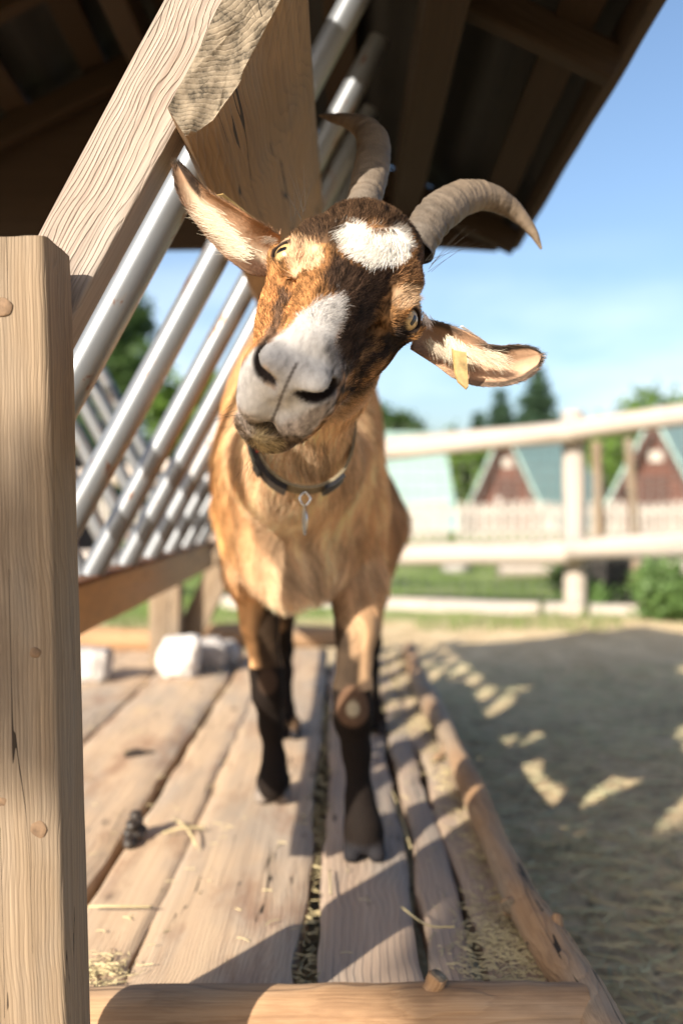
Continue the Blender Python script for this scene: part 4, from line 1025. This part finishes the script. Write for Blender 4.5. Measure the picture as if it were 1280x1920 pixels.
# ---- ears
def ear(pts, tipcols, side):
    """pts: (px, py, dist, halfwidth px, perp angle)  -> closed thin shell"""
    m, n = 46, 27; P0 = np.array(pts, float); u0 = np.linspace(0, 1, len(P0)); u = np.linspace(0, 1, m)
    from_ = lambda k: np.interp(u, u0, P0[:, k])
    def sm(a):
        for _ in range(3): a[1:-1] = (a[:-2]+2*a[1:-1]+a[2:])/4
        return a
    px, py, d, hwid, cup = (sm(from_(k)) for k in range(5))
    tx, ty = np.gradient(px), np.gradient(py); ln = np.hypot(tx, ty); nx_, ny_ = -ty/ln, tx/ln
    v = np.linspace(-1, 1, n); G = np.zeros((m, n, 3))
    for i in range(m):
        for j in range(n):
            x_ = px[i]+nx_[i]*v[j]*hwid[i]; y_ = py[i]+ny_[i]*v[j]*hwid[i]; wreal = hwid[i]/F*d[i]
            G[i, j] = P(x_, y_, d[i]-cup[i]*wreal*(v[j]**2)*(1+.25*v[j])+cup[i]*wreal*.45)
    du = np.gradient(G, axis=0); dv = np.gradient(G, axis=1); N = np.cross(du, dv); N /= np.linalg.norm(N, axis=2)[..., None]+1e-9
    if N[m//2, n//2, 1] < 0: N = -N
    th = (.0042-.0026*u)[:, None, None]; ed = (1-np.abs(v)**4*.75)[None, :, None]
    B_ = G+N*th*ed
    V = np.r_[G.reshape(-1, 3), B_.reshape(-1, 3)]; Q = []; o_ = m*n
    for i in range(m-1):
        for j in range(n-1):
            a = i*n+j; Q.append((a, a+1, a+n+1, a+n)); Q.append((o_+a, o_+a+n, o_+a+n+1, o_+a+1))
    for i in range(m-1): 
        a = i*n; Q.append((a, a+n, o_+a+n, o_+a)); a = i*n+n-1; Q.append((a, o_+a, o_+a+n, a+n))
    for j in range(n-1):
        a = j; Q.append((a, o_+a, o_+a+1, a+1)); a = (m-1)*n+j; Q.append((a, a+1, o_+a+1, o_+a))
    Q = np.array(Q)
    # outward winding
    c = V.mean(0); 
    a, b, c_ = V[Q[0, 0]], V[Q[0, 1]], V[Q[0, 2]]; nn = np.cross(b-a, c_-a)
    if nn@N[0, 0] > 0: Q = Q[:, ::-1]
    U = np.repeat(u, n); W = np.tile(v, m)
    noise_ = fbm(V[:m*n]*60, 3)
    inner = np.tile(np.array([.48, .30, .19]), (m*n, 1))
    def mixc(C_, cl, m_): return C_+(np.array(cl)-C_)*np.clip(m_, 0, 1)[:, None]
    rim = np.clip((np.abs(W)-.74+noise_*.08)/.10, 0, 1)
    mid = np.clip(1-np.abs(W-.05)/.5+noise_*.5, 0, 1)
    if side < 0:
        inner = mixc(inner, (.76, .66, .48), np.clip(1-np.abs(W+.15)/.45+noise_*.6, 0, 1)*np.clip((U-.05)*8, 0, 1)*np.clip((.78-U)*6, 0, 1)*.8)
        inner = mixc(inner, (.34, .17, .08), np.clip((W-.72)/.12, 0, 1)*np.clip((.8-U)*6, 0, 1)*.6)
        inner = mixc(inner, (.05, .035, .028), np.clip((U-.60+noise_*.06)/.05, 0, 1)*np.clip((W-.1)/.2, 0, 1))
        inner = mixc(inner, (.06, .045, .038), np.clip((U-.84+noise_*.06)/.05, 0, 1))
        inner = mixc(inner, (.20, .12, .08), np.clip((-.80-W)/.08, 0, 1)*.5)
    else:
        leafp = np.clip((U-.42)*8, 0, 1); tube_ = 1-leafp
        inner = mixc(inner, (.035, .025, .02), tube_*np.clip(1-np.abs(W-.30-noise_*.12)/.16, 0, 1)*np.clip((U-.06)*9, 0, 1))  # dark slit colour stands in for the shaded ear opening
        inner = mixc(inner, (.12, .09, .075), tube_*np.clip((-.62-W)/.2, 0, 1))
        inner = mixc(inner, (.55, .33, .20), np.clip(1-np.abs(U-.33)/.14, 0, 1)*np.clip((-.1-W)/.3, 0, 1)*.9)
        inner = mixc(inner, (.05, .035, .028), leafp*np.clip((-.55-W+noise_*.2)/.12, 0, 1))
        inner = mixc(inner, (.16, .09, .05), leafp*np.clip(1-np.abs(W+.25)/.32+noise_*.4, 0, 1)*.7)
        inner = mixc(inner, (.66, .42, .27), leafp*np.clip((W-.15)/.3, 0, 1)*np.clip((.86-U)*6, 0, 1)*.8)
        inner = mixc(inner, (.05, .035, .03), np.clip((U-.91+noise_*.05)/.04, 0, 1)); inner = mixc(inner, (.06, .045, .035), leafp*rim*.95)
    inner *= (1+.2*noise_)[:, None]
    outer = np.tile(np.array([.17, .11, .08]), (m*n, 1)); outer = mixc(outer, (.05, .04, .03), (U-.7)*4)
    return V, Q, np.clip(np.r_[inner, outer], .01, 1), U, G
earL = [(522, 478, .905, 36, .7), (492, 474, .895, 47, .95), (452, 448, .885, 44, 1.0), (412, 414, .88, 38, 1.0), (376, 382, .875, 27, 1.0), (352, 350, .87, 20, 1.0), (338, 322, .868, 12, .8), (331, 304, .868, 2, .4)]
earR = [(780, 625, .915, 30, .8), (812, 638, .905, 36, 1.2), (842, 652, .895, 40, 1.3), (868, 668, .89, 44, 1.2), (900, 684, .885, 40, .9), (940, 686, .88, 37, .8), (975, 678, .88, 33, .7), (1000, 670, .88, 22, .5), (1014, 665, .88, 4, .2)]
EV1, EQ1, EC1, EU1, EG1 = ear(earL, None, -1); EV2, EQ2, EC2, EU2, EG2 = ear(earR, None, 1)
nb_ = len(GV); allV = np.r_[GV, EV1, EV2]; allQ = np.r_[GQ, EQ1+nb_, EQ2+nb_+len(EV1)]
allC = np.r_[goat_color(GV), EC1, EC2]

s = NT('goat_coat'); at_ = s.n('Attribute'); at_.attribute_name = 'col'
nzf = s.noise(s.coords((1, 1, .4), kind='Object'), 260, 3, .6)
colr = s.mix(s.math('MULTIPLY', nzf, .35), at_.outputs['Color'], (.03, .02, .012), 'MIX')
M['skin'] = s.fin(colr, .8, s.bump(nzf, .5, .001), .08)
s = NT('goat_fur'); at_ = s.n('Attribute'); at_.attribute_name = 'col'
hi = s.n('HairInfo')
M['fur'] = s.fin(at_.outputs['Color'], .6, None, .10); s.b.inputs['Sheen Weight'].default_value = .0

goat = tag(empty('goat', (-.06, 1.8, 0)), 'brown goat with white blaze tilting its head towards us on the deck', 'goat')
gb_ = mesh_obj('body', allV, allQ, M['skin'], goat, True, None, allC)

# ---- eyes
def eye_mat():
    s = NT('goat_eye'); c = s.n('TexCoord'); sp_ = s.n('SeparateXYZ'); s.l(c.outputs['Object'], sp_.inputs[0])
    # local Z points out of the eye, local X along the pupil slit
    x, y, z = sp_.outputs; rr_ = s.math('SQRT', s.math('ADD', s.math('MULTIPLY', x, x), s.math('MULTIPLY', y, y)))
    ax_ = s.math('DIVIDE', s.math('ABSOLUTE', x), .0050); ay_ = s.math('DIVIDE', s.math('ABSOLUTE', y), .0021)
    pp = s.math('ADD', s.math('POWER', ax_, 4.0), s.math('POWER', ay_, 4.0)); pup = s.math('LESS_THAN', pp, 1.0)
    fib = s.noise(s.coords((300, 300, 300)), 1.0, 4, .6)
    iris = s.ramp(rr_, [(.002, (.50, .33, .13)), (.006, (.62, .44, .20)), (.0098, (.36, .22, .08)), (.0112, (.05, .03, .02))])
    iris = s.mix(s.math('MULTIPLY', fib, .45), iris, (.22, .12, .05))
    white = s.math('GREATER_THAN', rr_, .0112)
    col = s.mix(white, iris, (.09, .055, .04)); col = s.mix(pup, col, (.004, .005, .008))
    m = s.fin(col, .35, None, .4); s.b.inputs['Coat Weight'].default_value = .5; s.b.inputs['Coat Roughness'].default_value = .02
    return m
M['eye'] = eye_mat()
for sg in (-1, 1):
    o_, l_, w_ = eyeaxes(sg); c = hw(*eyes[sg])
    outd = Vector(rV*o_[0]+aV*o_[1]+uV*o_[2]).normalized(); sl = Vector(aV)*.9+Vector(rV)*(-sg*.35)
    sl = Vector((1, 0, .0)) if sg < 0 else Vector(aV*.75-uV*.5)
    sl = (sl-outd*sl.dot(outd)).normalized(); y_ = outd.cross(sl)
    mt = Matrix((sl, y_, outd)).transposed().to_4x4(); mt.translation = Vector(c)
    n = 32; V = []; Fc = []
    for i in range(n+1):
        for j in range(2*n):
            a, b = math.pi*i/n, math.pi*j/n; r_ = EYE_R*(1+.05*max(0, math.cos(a))**8); V.append((r_*math.sin(a)*math.cos(b), r_*math.sin(a)*math.sin(b), r_*math.cos(a)))
    for i in range(n):
        for j in range(2*n): k = (j+1) % (2*n); Fc.append((i*2*n+j, (i+1)*2*n+j, (i+1)*2*n+k, i*2*n+k))
    mesh_obj('eye', V, Fc, M['eye'], goat, True, mt)

# ---- horns
s = NT('horn_keratin'); at_ = s.n('Attribute'); at_.attribute_name = 'col'
n1 = s.noise(s.coords(), 90, 5, .65); n2 = s.noise(s.coords(), 18, 4, .6)
hc = s.mix(s.math('MULTIPLY', n1, .55), at_.outputs['Color'], (.10, .075, .055)); hc = s.mix(s.ramp(n2, [(.45, (0, 0, 0)), (.7, (.35, .35, .35))]), hc, (.28, .21, .15))
M['horn'] = s.fin(hc, .6, s.bump(n1, .7, .003), .25)
def horn(pts, seed):
    m, n = 260, 40; P0 = np.array([[*P(a, b, z), r_/F*z] for a, b, z, r_ in pts]); k = len(P0); u = np.linspace(0, k-1, m)
    out_ = np.zeros((m, 4))
    for i, uu in enumerate(u):
        j = min(int(uu), k-2); t = uu-j; p0, p1, p2, p3 = P0[max(j-1, 0)], P0[j], P0[j+1], P0[min(j+2, k-1)]
        out_[i] = .5*((2*p1)+(p2-p0)*t+(2*p0-5*p1+4*p2-p3)*t*t+(3*p1-p0-3*p2+p3)*t**3)
    V = np.zeros((m, n, 3)); C_ = np.zeros((m, n, 3)); nrm_ = np.array([0, 1., 0])
    ls = np.r_[0, np.cumsum(np.linalg.norm(np.diff(out_[:, :3], axis=0), axis=1))]
    for i in range(m):
        t = out_[min(i+1, m-1), :3]-out_[max(i-1, 0), :3]; t /= np.linalg.norm(t); nrm_ = nrm_-t*(nrm_@t); nrm_ /= np.linalg.norm(nrm_); b = np.cross(t, nrm_)
        for j in range(n):
            a = 2*math.pi*j/n
            q = np.array([[ls[i]*55+.25*math.sin(a*2+seed), math.cos(a)*.5+seed, math.sin(a)*.5]])
            C_[i, j, 0] = a; V[i, j] = out_[i, :3]+(nrm_*math.cos(a)*.92+b*math.sin(a))*out_[i, 3]
    A = np.tile(np.linspace(0, 2*math.pi, n, endpoint=False), m); Ls = np.repeat(ls, n); Rr = np.repeat(out_[:, 3], n); Vf = V.reshape(-1, 3)
    ridge = fbm(np.c_[Ls*150+.5*np.sin(A+seed), np.cos(A)*.5+seed, np.sin(A)*.5], 2)
    ring2 = vnoise(np.c_[Ls*330+.3*np.sin(A), np.cos(A)*.6+seed+4, np.sin(A)*.6]); rough = fbm(Vf*160, 3)
    fade = np.clip(1.15-Ls/ls[-1]*1.1, .12, 1); disp = (ridge*.0013+ring2*.00055+rough*.0006)*fade
    keel = np.clip(np.cos(A-seed*0-1.57), 0, 1)**6*.10*Rr
    cen = np.repeat(out_[:, :3], n, 0); dirn = Vf-cen; dl = np.linalg.norm(dirn, axis=1)[:, None]+1e-9; Vf = Vf+dirn/dl*(disp+0*keel)[:, None]
    base = np.array([.10, .085, .072]); tip = np.array([.16, .115, .075]); uu = (Ls/ls[-1])[:, None]
    Cc = base*(1-uu)+tip*uu; Cc = Cc*(1+.35*ridge+.25*ring2+.2*rough)[:, None]
    Fc = []
    for i in range(m-1):
        for j in range(n): Fc.append((i*n+j, i*n+(j+1) % n, (i+1)*n+(j+1) % n, (i+1)*n+j))
    o = mesh_obj('horn', Vf, np.array(Fc)[:, ::-1], M['horn'], goat, True, None, np.clip(Cc, .02, 1)); return o
horn([(676, 425, .945, 34), (680, 388, .955, 31), (690, 345, .975, 33), (699, 300, .995, 33), (698, 262, 1.015, 30), (680, 238, 1.035, 23), (650, 226, 1.05, 15), (622, 221, 1.065, 9), (598, 216, 1.07, 2)], 1)
horn([(775, 470, .935, 38), (795, 432, .945, 37), (825, 398, .965, 37), (865, 372, .99, 34), (908, 367, 1.01, 28), (948, 384, 1.025, 22), (978, 410, 1.03, 15), (1000, 438, 1.03, 9), (1014, 467, 1.03, 2.2)], 5)

# ---- fur
def sample(V, Q, dens, maxn):
    a, b, c, d = (V[Q[:, k]] for k in range(4)); cr_ = np.cross(c-a, d-b); ar = np.linalg.norm(cr_, axis=1)*.5; N = cr_/(ar[:, None]*2+1e-12)
    wgt = ar*dens; tot = wgt.sum(); n = int(min(maxn, tot)); 
    i = rng.choice(len(Q), n, p=wgt/tot); u, v = rng.random(n)[:, None], rng.random(n)[:, None]
    p = (a[i]*(1-u)+b[i]*u)*(1-v)+(d[i]*(1-u)+c[i]*u)*v
    return p, N[i], i
def make_fur(name, roots, N, D, Ln, rad, C_, lift, curl=.25, segs=4, droop=0.0):
    n = len(roots); D = D-N*(D*N).sum(1)[:, None]; D /= np.linalg.norm(D, axis=1)[:, None]+1e-9
    D = D+rng.normal(0, curl, (n, 3)); D = D-N*(D*N).sum(1)[:, None]; D /= np.linalg.norm(D, axis=1)[:, None]+1e-9
    Pn = np.zeros((n, segs, 3)); l_ = np.asarray(lift).reshape(-1, 1)*np.ones((n, 1)); cur = roots-N*.0008; Pn[:, 0] = cur
    for k in range(1, segs):
        t = k/(segs-1); dirn = N*l_*(1.15-t*.75)+D; dirn[:, 2] -= droop*t; dirn /= np.linalg.norm(dirn, axis=1)[:, None]
        cur = cur+dirn*(Ln/(segs-1))[:, None]; Pn[:, k] = cur
    hc = bpy.data.hair_curves.new(name); hc.add_curves([segs]*n)
    hc.attributes['position'].data.foreach_set('vector', Pn.astype(np.float32).ravel()) if 'position' in hc.attributes else None
    ra = hc.attributes.get('radius') or hc.attributes.new('radius', 'FLOAT', 'POINT')
    prof = np.linspace(1, .12, segs)**.8; ra.data.foreach_set('value', (np.asarray(rad).reshape(-1, 1)*prof[None]).astype(np.float32).ravel())
    ca = hc.attributes.new('col', 'FLOAT_COLOR', 'CURVE'); cc = np.ones((n, 4), np.float32); cc[:, :3] = np.clip(C_, .004, 1); ca.data.foreach_set('color', cc.ravel())
    hc.materials.append(M['fur']); o = bpy.data.objects.new(name, hc); COL.objects.link(o); adopt(o, goat); return o
hq = (GV[GQ[:, 0]]-E)@FR.T; yc = GV[GQ[:, 0], 1]
near_eye = np.minimum(*[np.linalg.norm(hq-(eyes[sg]+eyeaxes(sg)[0]*.014), axis=1) for sg in (-1, 1)])
isH = (hq[:, 1] > -.13) & (yc < 1.03)
nost = np.minimum(*[np.linalg.norm((hq-np.array([sg*.0185, .166, -.004]))/np.array([1, 1, .6]), axis=1) for sg in (-1, 1)])
densH = np.where(isH & (near_eye > .0136) & (nost > .0085), 1, 0)*np.where(hq[:, 1] > .1, 1.5, 1.0)
NH = 170000; p, N, fi = sample(GV, GQ, densH.astype(float)*1e9, NH)
q = (p-E)@FR.T; C_ = goat_color(p, 2.2)
brn = np.clip((.42-C_.mean(1))/.1, 0, 1)
Ln = .0085*np.ones(len(p)); Ln = np.where(q[:, 1] > .09, .0085-.0055*np.clip((q[:, 1]-.09)/.05, 0, 1), Ln); Ln = np.where(q[:, 1] < -.03, Ln+.007*np.clip((-.03-q[:, 1])/.04, 0, 1), Ln)
dstar = polyd(pxy(p), MARKS[11][0]); Ln = np.where(dstar < 0, .012, Ln); Ln = np.where((q[:, 1] > .11) & (q[:, 2] < -.05), .008, Ln)
Ln *= rng.uniform(.6, 1.2, len(p))
jit = rng.normal(1, .20+.25*brn, len(p)); C_ = C_*np.clip(jit, .25, 2.2)[:, None]
# a few black guard hairs in the brown coat
bl = (rng.random(len(p)) < .22) & (C_.mean(1) < .35) & (q[:, 1] < .1); C_[bl] *= .25
sg_ = np.sign(q[:, 0])
D = -aV[None]*1.0+rV[None]*(sg_*np.clip(np.abs(q[:, 0])/.05, 0, 1)*.55)[:, None]-uV[None]*(np.clip(-q[:, 2]/.05, 0, 1)*.35)[:, None]
lat = (pxy(p)-np.array([700, 440])); dst = np.where((dstar < 0)[:, None], rV[None]*(lat[:, :1]/110)+(aV[None]*.9), 0); D = np.where((dstar < 0)[:, None], dst, D)
D = D+np.stack([fbm(p*28, 2), fbm(p*28+5, 2), fbm(p*28+11, 2)], -1)*.55
lift = np.where(dstar < 0, .34, .30)+.12*fbm(p*35, 2)
make_fur('head_fur', p, N, D, Ln, np.where(dstar < 0, .00020, .00019), C_, lift, .20)
# body, neck and legs
isB = ~isH; leg = (GV[GQ[:, 0], 2] < .36)
dB = np.where(isB, 1., 0)*np.where(yc > 2.25, .3, 1)*np.where(yc < 1.45, 1.8, 1)*np.where(leg, 1.2, 1)*(GV[GQ[:, 0], 2] > .035)
p, N, fi = sample(GV, GQ, dB*1e9, 130000)
C_ = goat_color(p, 0)*np.clip(rng.normal(1.05, .30, len(p))+.5*fbm(p*np.array([45, 20, 9.]), 2), .35, 2.0)[:, None]
lg = np.clip((.40-p[:, 2])/.06, 0, 1); Ln = (.034*(1-lg)+.0045*lg)*rng.uniform(.6, 1.25, len(p))
Ln = np.where((np.hypot(p[:, 0]+.075, p[:, 1]-1.47) < .07) & (p[:, 2] < .45) & (p[:, 2] > .36), .04, Ln)
D = np.c_[np.zeros(len(p)), .55*np.ones(len(p)), -np.ones(len(p))]; nk = np.clip((1.45-p[:, 1])/.2, 0, 1)[:, None]; D = D*(1-nk)+np.array([-.1, 1, -.55])*nk
D = D+np.stack([fbm(p*16, 2), fbm(p*16+5, 2), fbm(p*16+11, 2)], -1)*.7
make_fur('body_fur', p, N, D, Ln, .00038*np.ones(len(p)), C_, .26+.2*fbm(p*12, 2), .16, droop=.2)
# ears
for (EV_, EQ_, EC_, long_) in ((EV1, EQ1, EC1, -1), (EV2, EQ2, EC2, 1)):
    p, N, fi = sample(EV_, EQ_, np.ones(len(EQ_))*1e9, 30000); C_ = EC_[EQ_[fi, 0]]*np.clip(rng.normal(1, .38, len(p))+.5*fbm(p*np.array([150, 60, 150.]), 2), .25, 1.9)[:, None]
    tipd = EV_[46*27//27*27-14]-EV_[13]; tipd = EV_[45*27+13]-EV_[13]; tipd /= np.linalg.norm(tipd)
    D = np.tile(tipd, (len(p), 1))+np.stack([fbm(p*40, 2), fbm(p*40+5, 2), fbm(p*40+11, 2)], -1)*.5
    make_fur('ear_fur', p, N, D, rng.uniform(.003, .0075, len(p)), .00013*np.ones(len(p)), C_, .22, .2)
# pale tufts inside the ears, lashes and whiskers
roots, Ns, Ds, Ls_, Cs = [], [], [], [], []
def tuft(px0, py0, px1, py1, z, n, ln, dpx, cl, spread=5, nv=(0, -1, 0)):
    for _ in range(n):
        t = random.random(); roots.append(P(px0+(px1-px0)*t+random.gauss(0, spread), py0+(py1-py0)*t+random.gauss(0, spread), z)); Ns.append(nv)
        d = np.array([dpx[0], random.gauss(0, .15), -dpx[1]]); Ds.append(d/np.linalg.norm(d)); Ls_.append(ln*random.uniform(.5, 1.1)); Cs.append(np.array(cl)*random.uniform(.6, 1.25))
tuft(838, 632, 872, 655, .868, 420, .022, (.25, 1), (.74, .64, .48), 4)
tuft(870, 655, 930, 668, .862, 380, .020, (.9, .5), (.66, .56, .42), 5)
tuft(800, 640, 835, 655, .872, 200, .014, (.5, .8), (.50, .42, .32), 4)
tuft(395, 400, 470, 480, .862, 700, .020, (-.85, -.35), (.80, .70, .54), 8)
tuft(500, 445, 520, 450, .832, 60, .010, (-1, .35), (.30, .22, .16), 3)
tuft(790, 583, 802, 598, .852, 70, .012, (.45, 1), (.16, .13, .12), 2.5)
def whisk(px, py, z, n, dpx, ln, sp):
    for _ in range(n):
        roots.append(P(px+random.gauss(0, sp), py+random.gauss(0, sp), z)); Ns.append((0, -1, 0)); d = np.array([dpx[0]+random.gauss(0, .35), random.gauss(0, .3), -dpx[1]+random.gauss(0, .35)]); Ds.append(d/np.linalg.norm(d)); Ls_.append(ln*random.uniform(.5, 1.2)); Cs.append(np.array((.05, .045, .04)))
whisk(805, 500, .86, 9, (1, -.7), .045, 8); whisk(560, 405, .87, 9, (-.1, -1), .045, 8); whisk(480, 860, .76, 14, (-.3, 1), .02, 14); whisk(445, 780, .76, 8, (-1, .3), .02, 10)
roots, Ns, Ds, Ls_, Cs = (np.array(a, float) for a in (roots, Ns, Ds, Ls_, Cs))
make_fur('tuft_fur', roots, Ns, Ds, Ls_, .00016*np.ones(len(roots)), Cs, .15, .22, 5, .15)

# ---- collar
crt = [(-.018, 1.085, .632)]
nd = np.array([-.045, .24, -.095]); nd /= np.linalg.norm(nd)
cc0 = np.array([-.046, 1.135, .605]); uu_ = np.cross(nd, [0, 0, 1.]); uu_ /= np.linalg.norm(uu_); vv_ = np.cross(uu_, nd)
def ring_r(a):
    lo, hi = .03, .16
    for _ in range(18):
        mid = (lo+hi)/2; pt = (cc0+(uu_*math.cos(a)+vv_*math.sin(a))*mid).astype(np.float32)[None]
        if goat_sdf(pt)[0] < 0: lo = mid
        else: hi = mid
    return lo
na = 72; angs = np.linspace(0, 2*math.pi, na, endpoint=False); rs_ = np.array([ring_r(a) for a in angs])+.003
low = np.clip(-np.sin(angs), 0, 1); rs_ = rs_+low**2*.024
def cpt(i, dr_=0., off=0.): i %= na; a = angs[i]; return cc0+(uu_*math.cos(a)+vv_*math.sin(a))*(rs_[i]+dr_)+nd*off
def band(i0, i1, dr0, dr1, hw_, mat, name, parent):
    V, Fc = [], []; m = i1-i0+1
    for i in range(i0, i1+1):
        for dr_, of in ((dr0, -hw_), (dr1, -hw_), (dr1, hw_), (dr0, hw_)): V.append(cpt(i, dr_, of))
    closed = (i1-i0) >= na
    for i in range(m-1):
        for k in range(4): a, b = i*4+k, i*4+(k+1) % 4; Fc.append((a, b, b+4, a+4))
    if not closed: Fc.append((3, 2, 1, 0)); Fc.append(tuple((m-1)*4+k for k in range(4)))
    o = mesh_obj(name, V, Fc, mat, parent, True); o.data.set_sharp_from_angle(angle=R(40)); return o
collar = empty('collar', tuple(cc0)); adopt(collar, goat)
band(0, na, -.0015, .002, .0095, M['webbing'], 'webbing', collar)
ca_ = [(a, cpt(a)) for a in range(na)]; bot = min(ca_, key=lambda t: t[1][2])[0]
pxs = [(i, 640+F*cpt(i)[0]/cpt(i)[1], HY-F*(cpt(i)[2]-CAMZ)/cpt(i)[1], cpt(i)[1]) for i in range(na)]
stp = 1 if cpt(bot+4)[0] > cpt(bot)[0] else -1
def seg(a, b, *r_): i, j = sorted((bot+a*stp, bot+b*stp)); return band(i, j, *r_)
seg(-16, -3, .0022, .009, .0085, M['black_plastic'], 'buckle', collar)
seg(-10, -8, .0095, .0115, .0095, M['black_plastic'], 'clasp_ridge', collar)
seg(-17, -11, .0005, .0035, .0125, M['red_plastic'], 'red_strip', collar)
seg(3, 7, .0022, .007, .011, M['black_plastic'], 'strap_keeper', collar)
b0 = cpt(bot, .006); tube('ring', [b0+np.array([0, -.002+.000, .004]), b0+np.array([.006, -.004, -.004]), b0+np.array([0, -.005, -.012]), b0+np.array([-.006, -.004, -.004]), b0+np.array([0, -.002, .004])], .0012, M['tagmetal'], collar, 8)
# hanging tag: a thin disc seen almost edge on
V, Fc = [], []; n = 26
for side_ in (-.0008, .0008):
    for k in range(n): a = 2*math.pi*k/n; V.append((side_, .011*math.sin(a), .017*math.cos(a)))
Fc = [tuple(range(n))[::-1], tuple(range(n, 2*n))]+[(k, (k+1) % n, n+(k+1) % n, n+k) for k in range(n)]
mesh_obj('name_tag', V, Fc, M['tagmetal'], collar, False, Matrix.Translation(Vector(b0+np.array([0, -.006, -.028]))) @ Matrix.Rotation(R(14), 4, 'Z'))

# ---- ear tags
def slab(name, pix, th, mat, parent, mark=None):
    V = [P(a, b, z) for a, b, z in pix]; n_ = (V[1]-V[0]).cross(V[2]-V[0]).normalized()*th; V2 = [v+n_ for v in V]; k = len(V)
    return mesh_obj(name, V+V2, [tuple(range(k))[::-1], tuple(range(k, 2*k))]+[(i, (i+1) % k, k+(i+1) % k, k+i) for i in range(k)], mat, parent, False)
slab('ear_tag', [(405, 367, .880), (419, 364, .880), (482, 414, .905), (474, 420, .905)], .0016, M['eartag'], goat)
slab('ear_tag', [(846, 656, .855), (851, 660, .853), (873, 664, .853), (877, 726, .850), (873, 731, .850), (857, 717, .851), (851, 700, .853)], .0018, M['eartag'], goat)
slab('ear_tag', [(862, 613, .90), (868, 612, .90), (912, 643, .915), (905, 643, .915)], .0016, M['saltstone'], goat)
blob('tag_stud', P(408, 372, .876), (.0022, .0022, .0022), M['eartag'], goat, 1, .05, 1, 8)
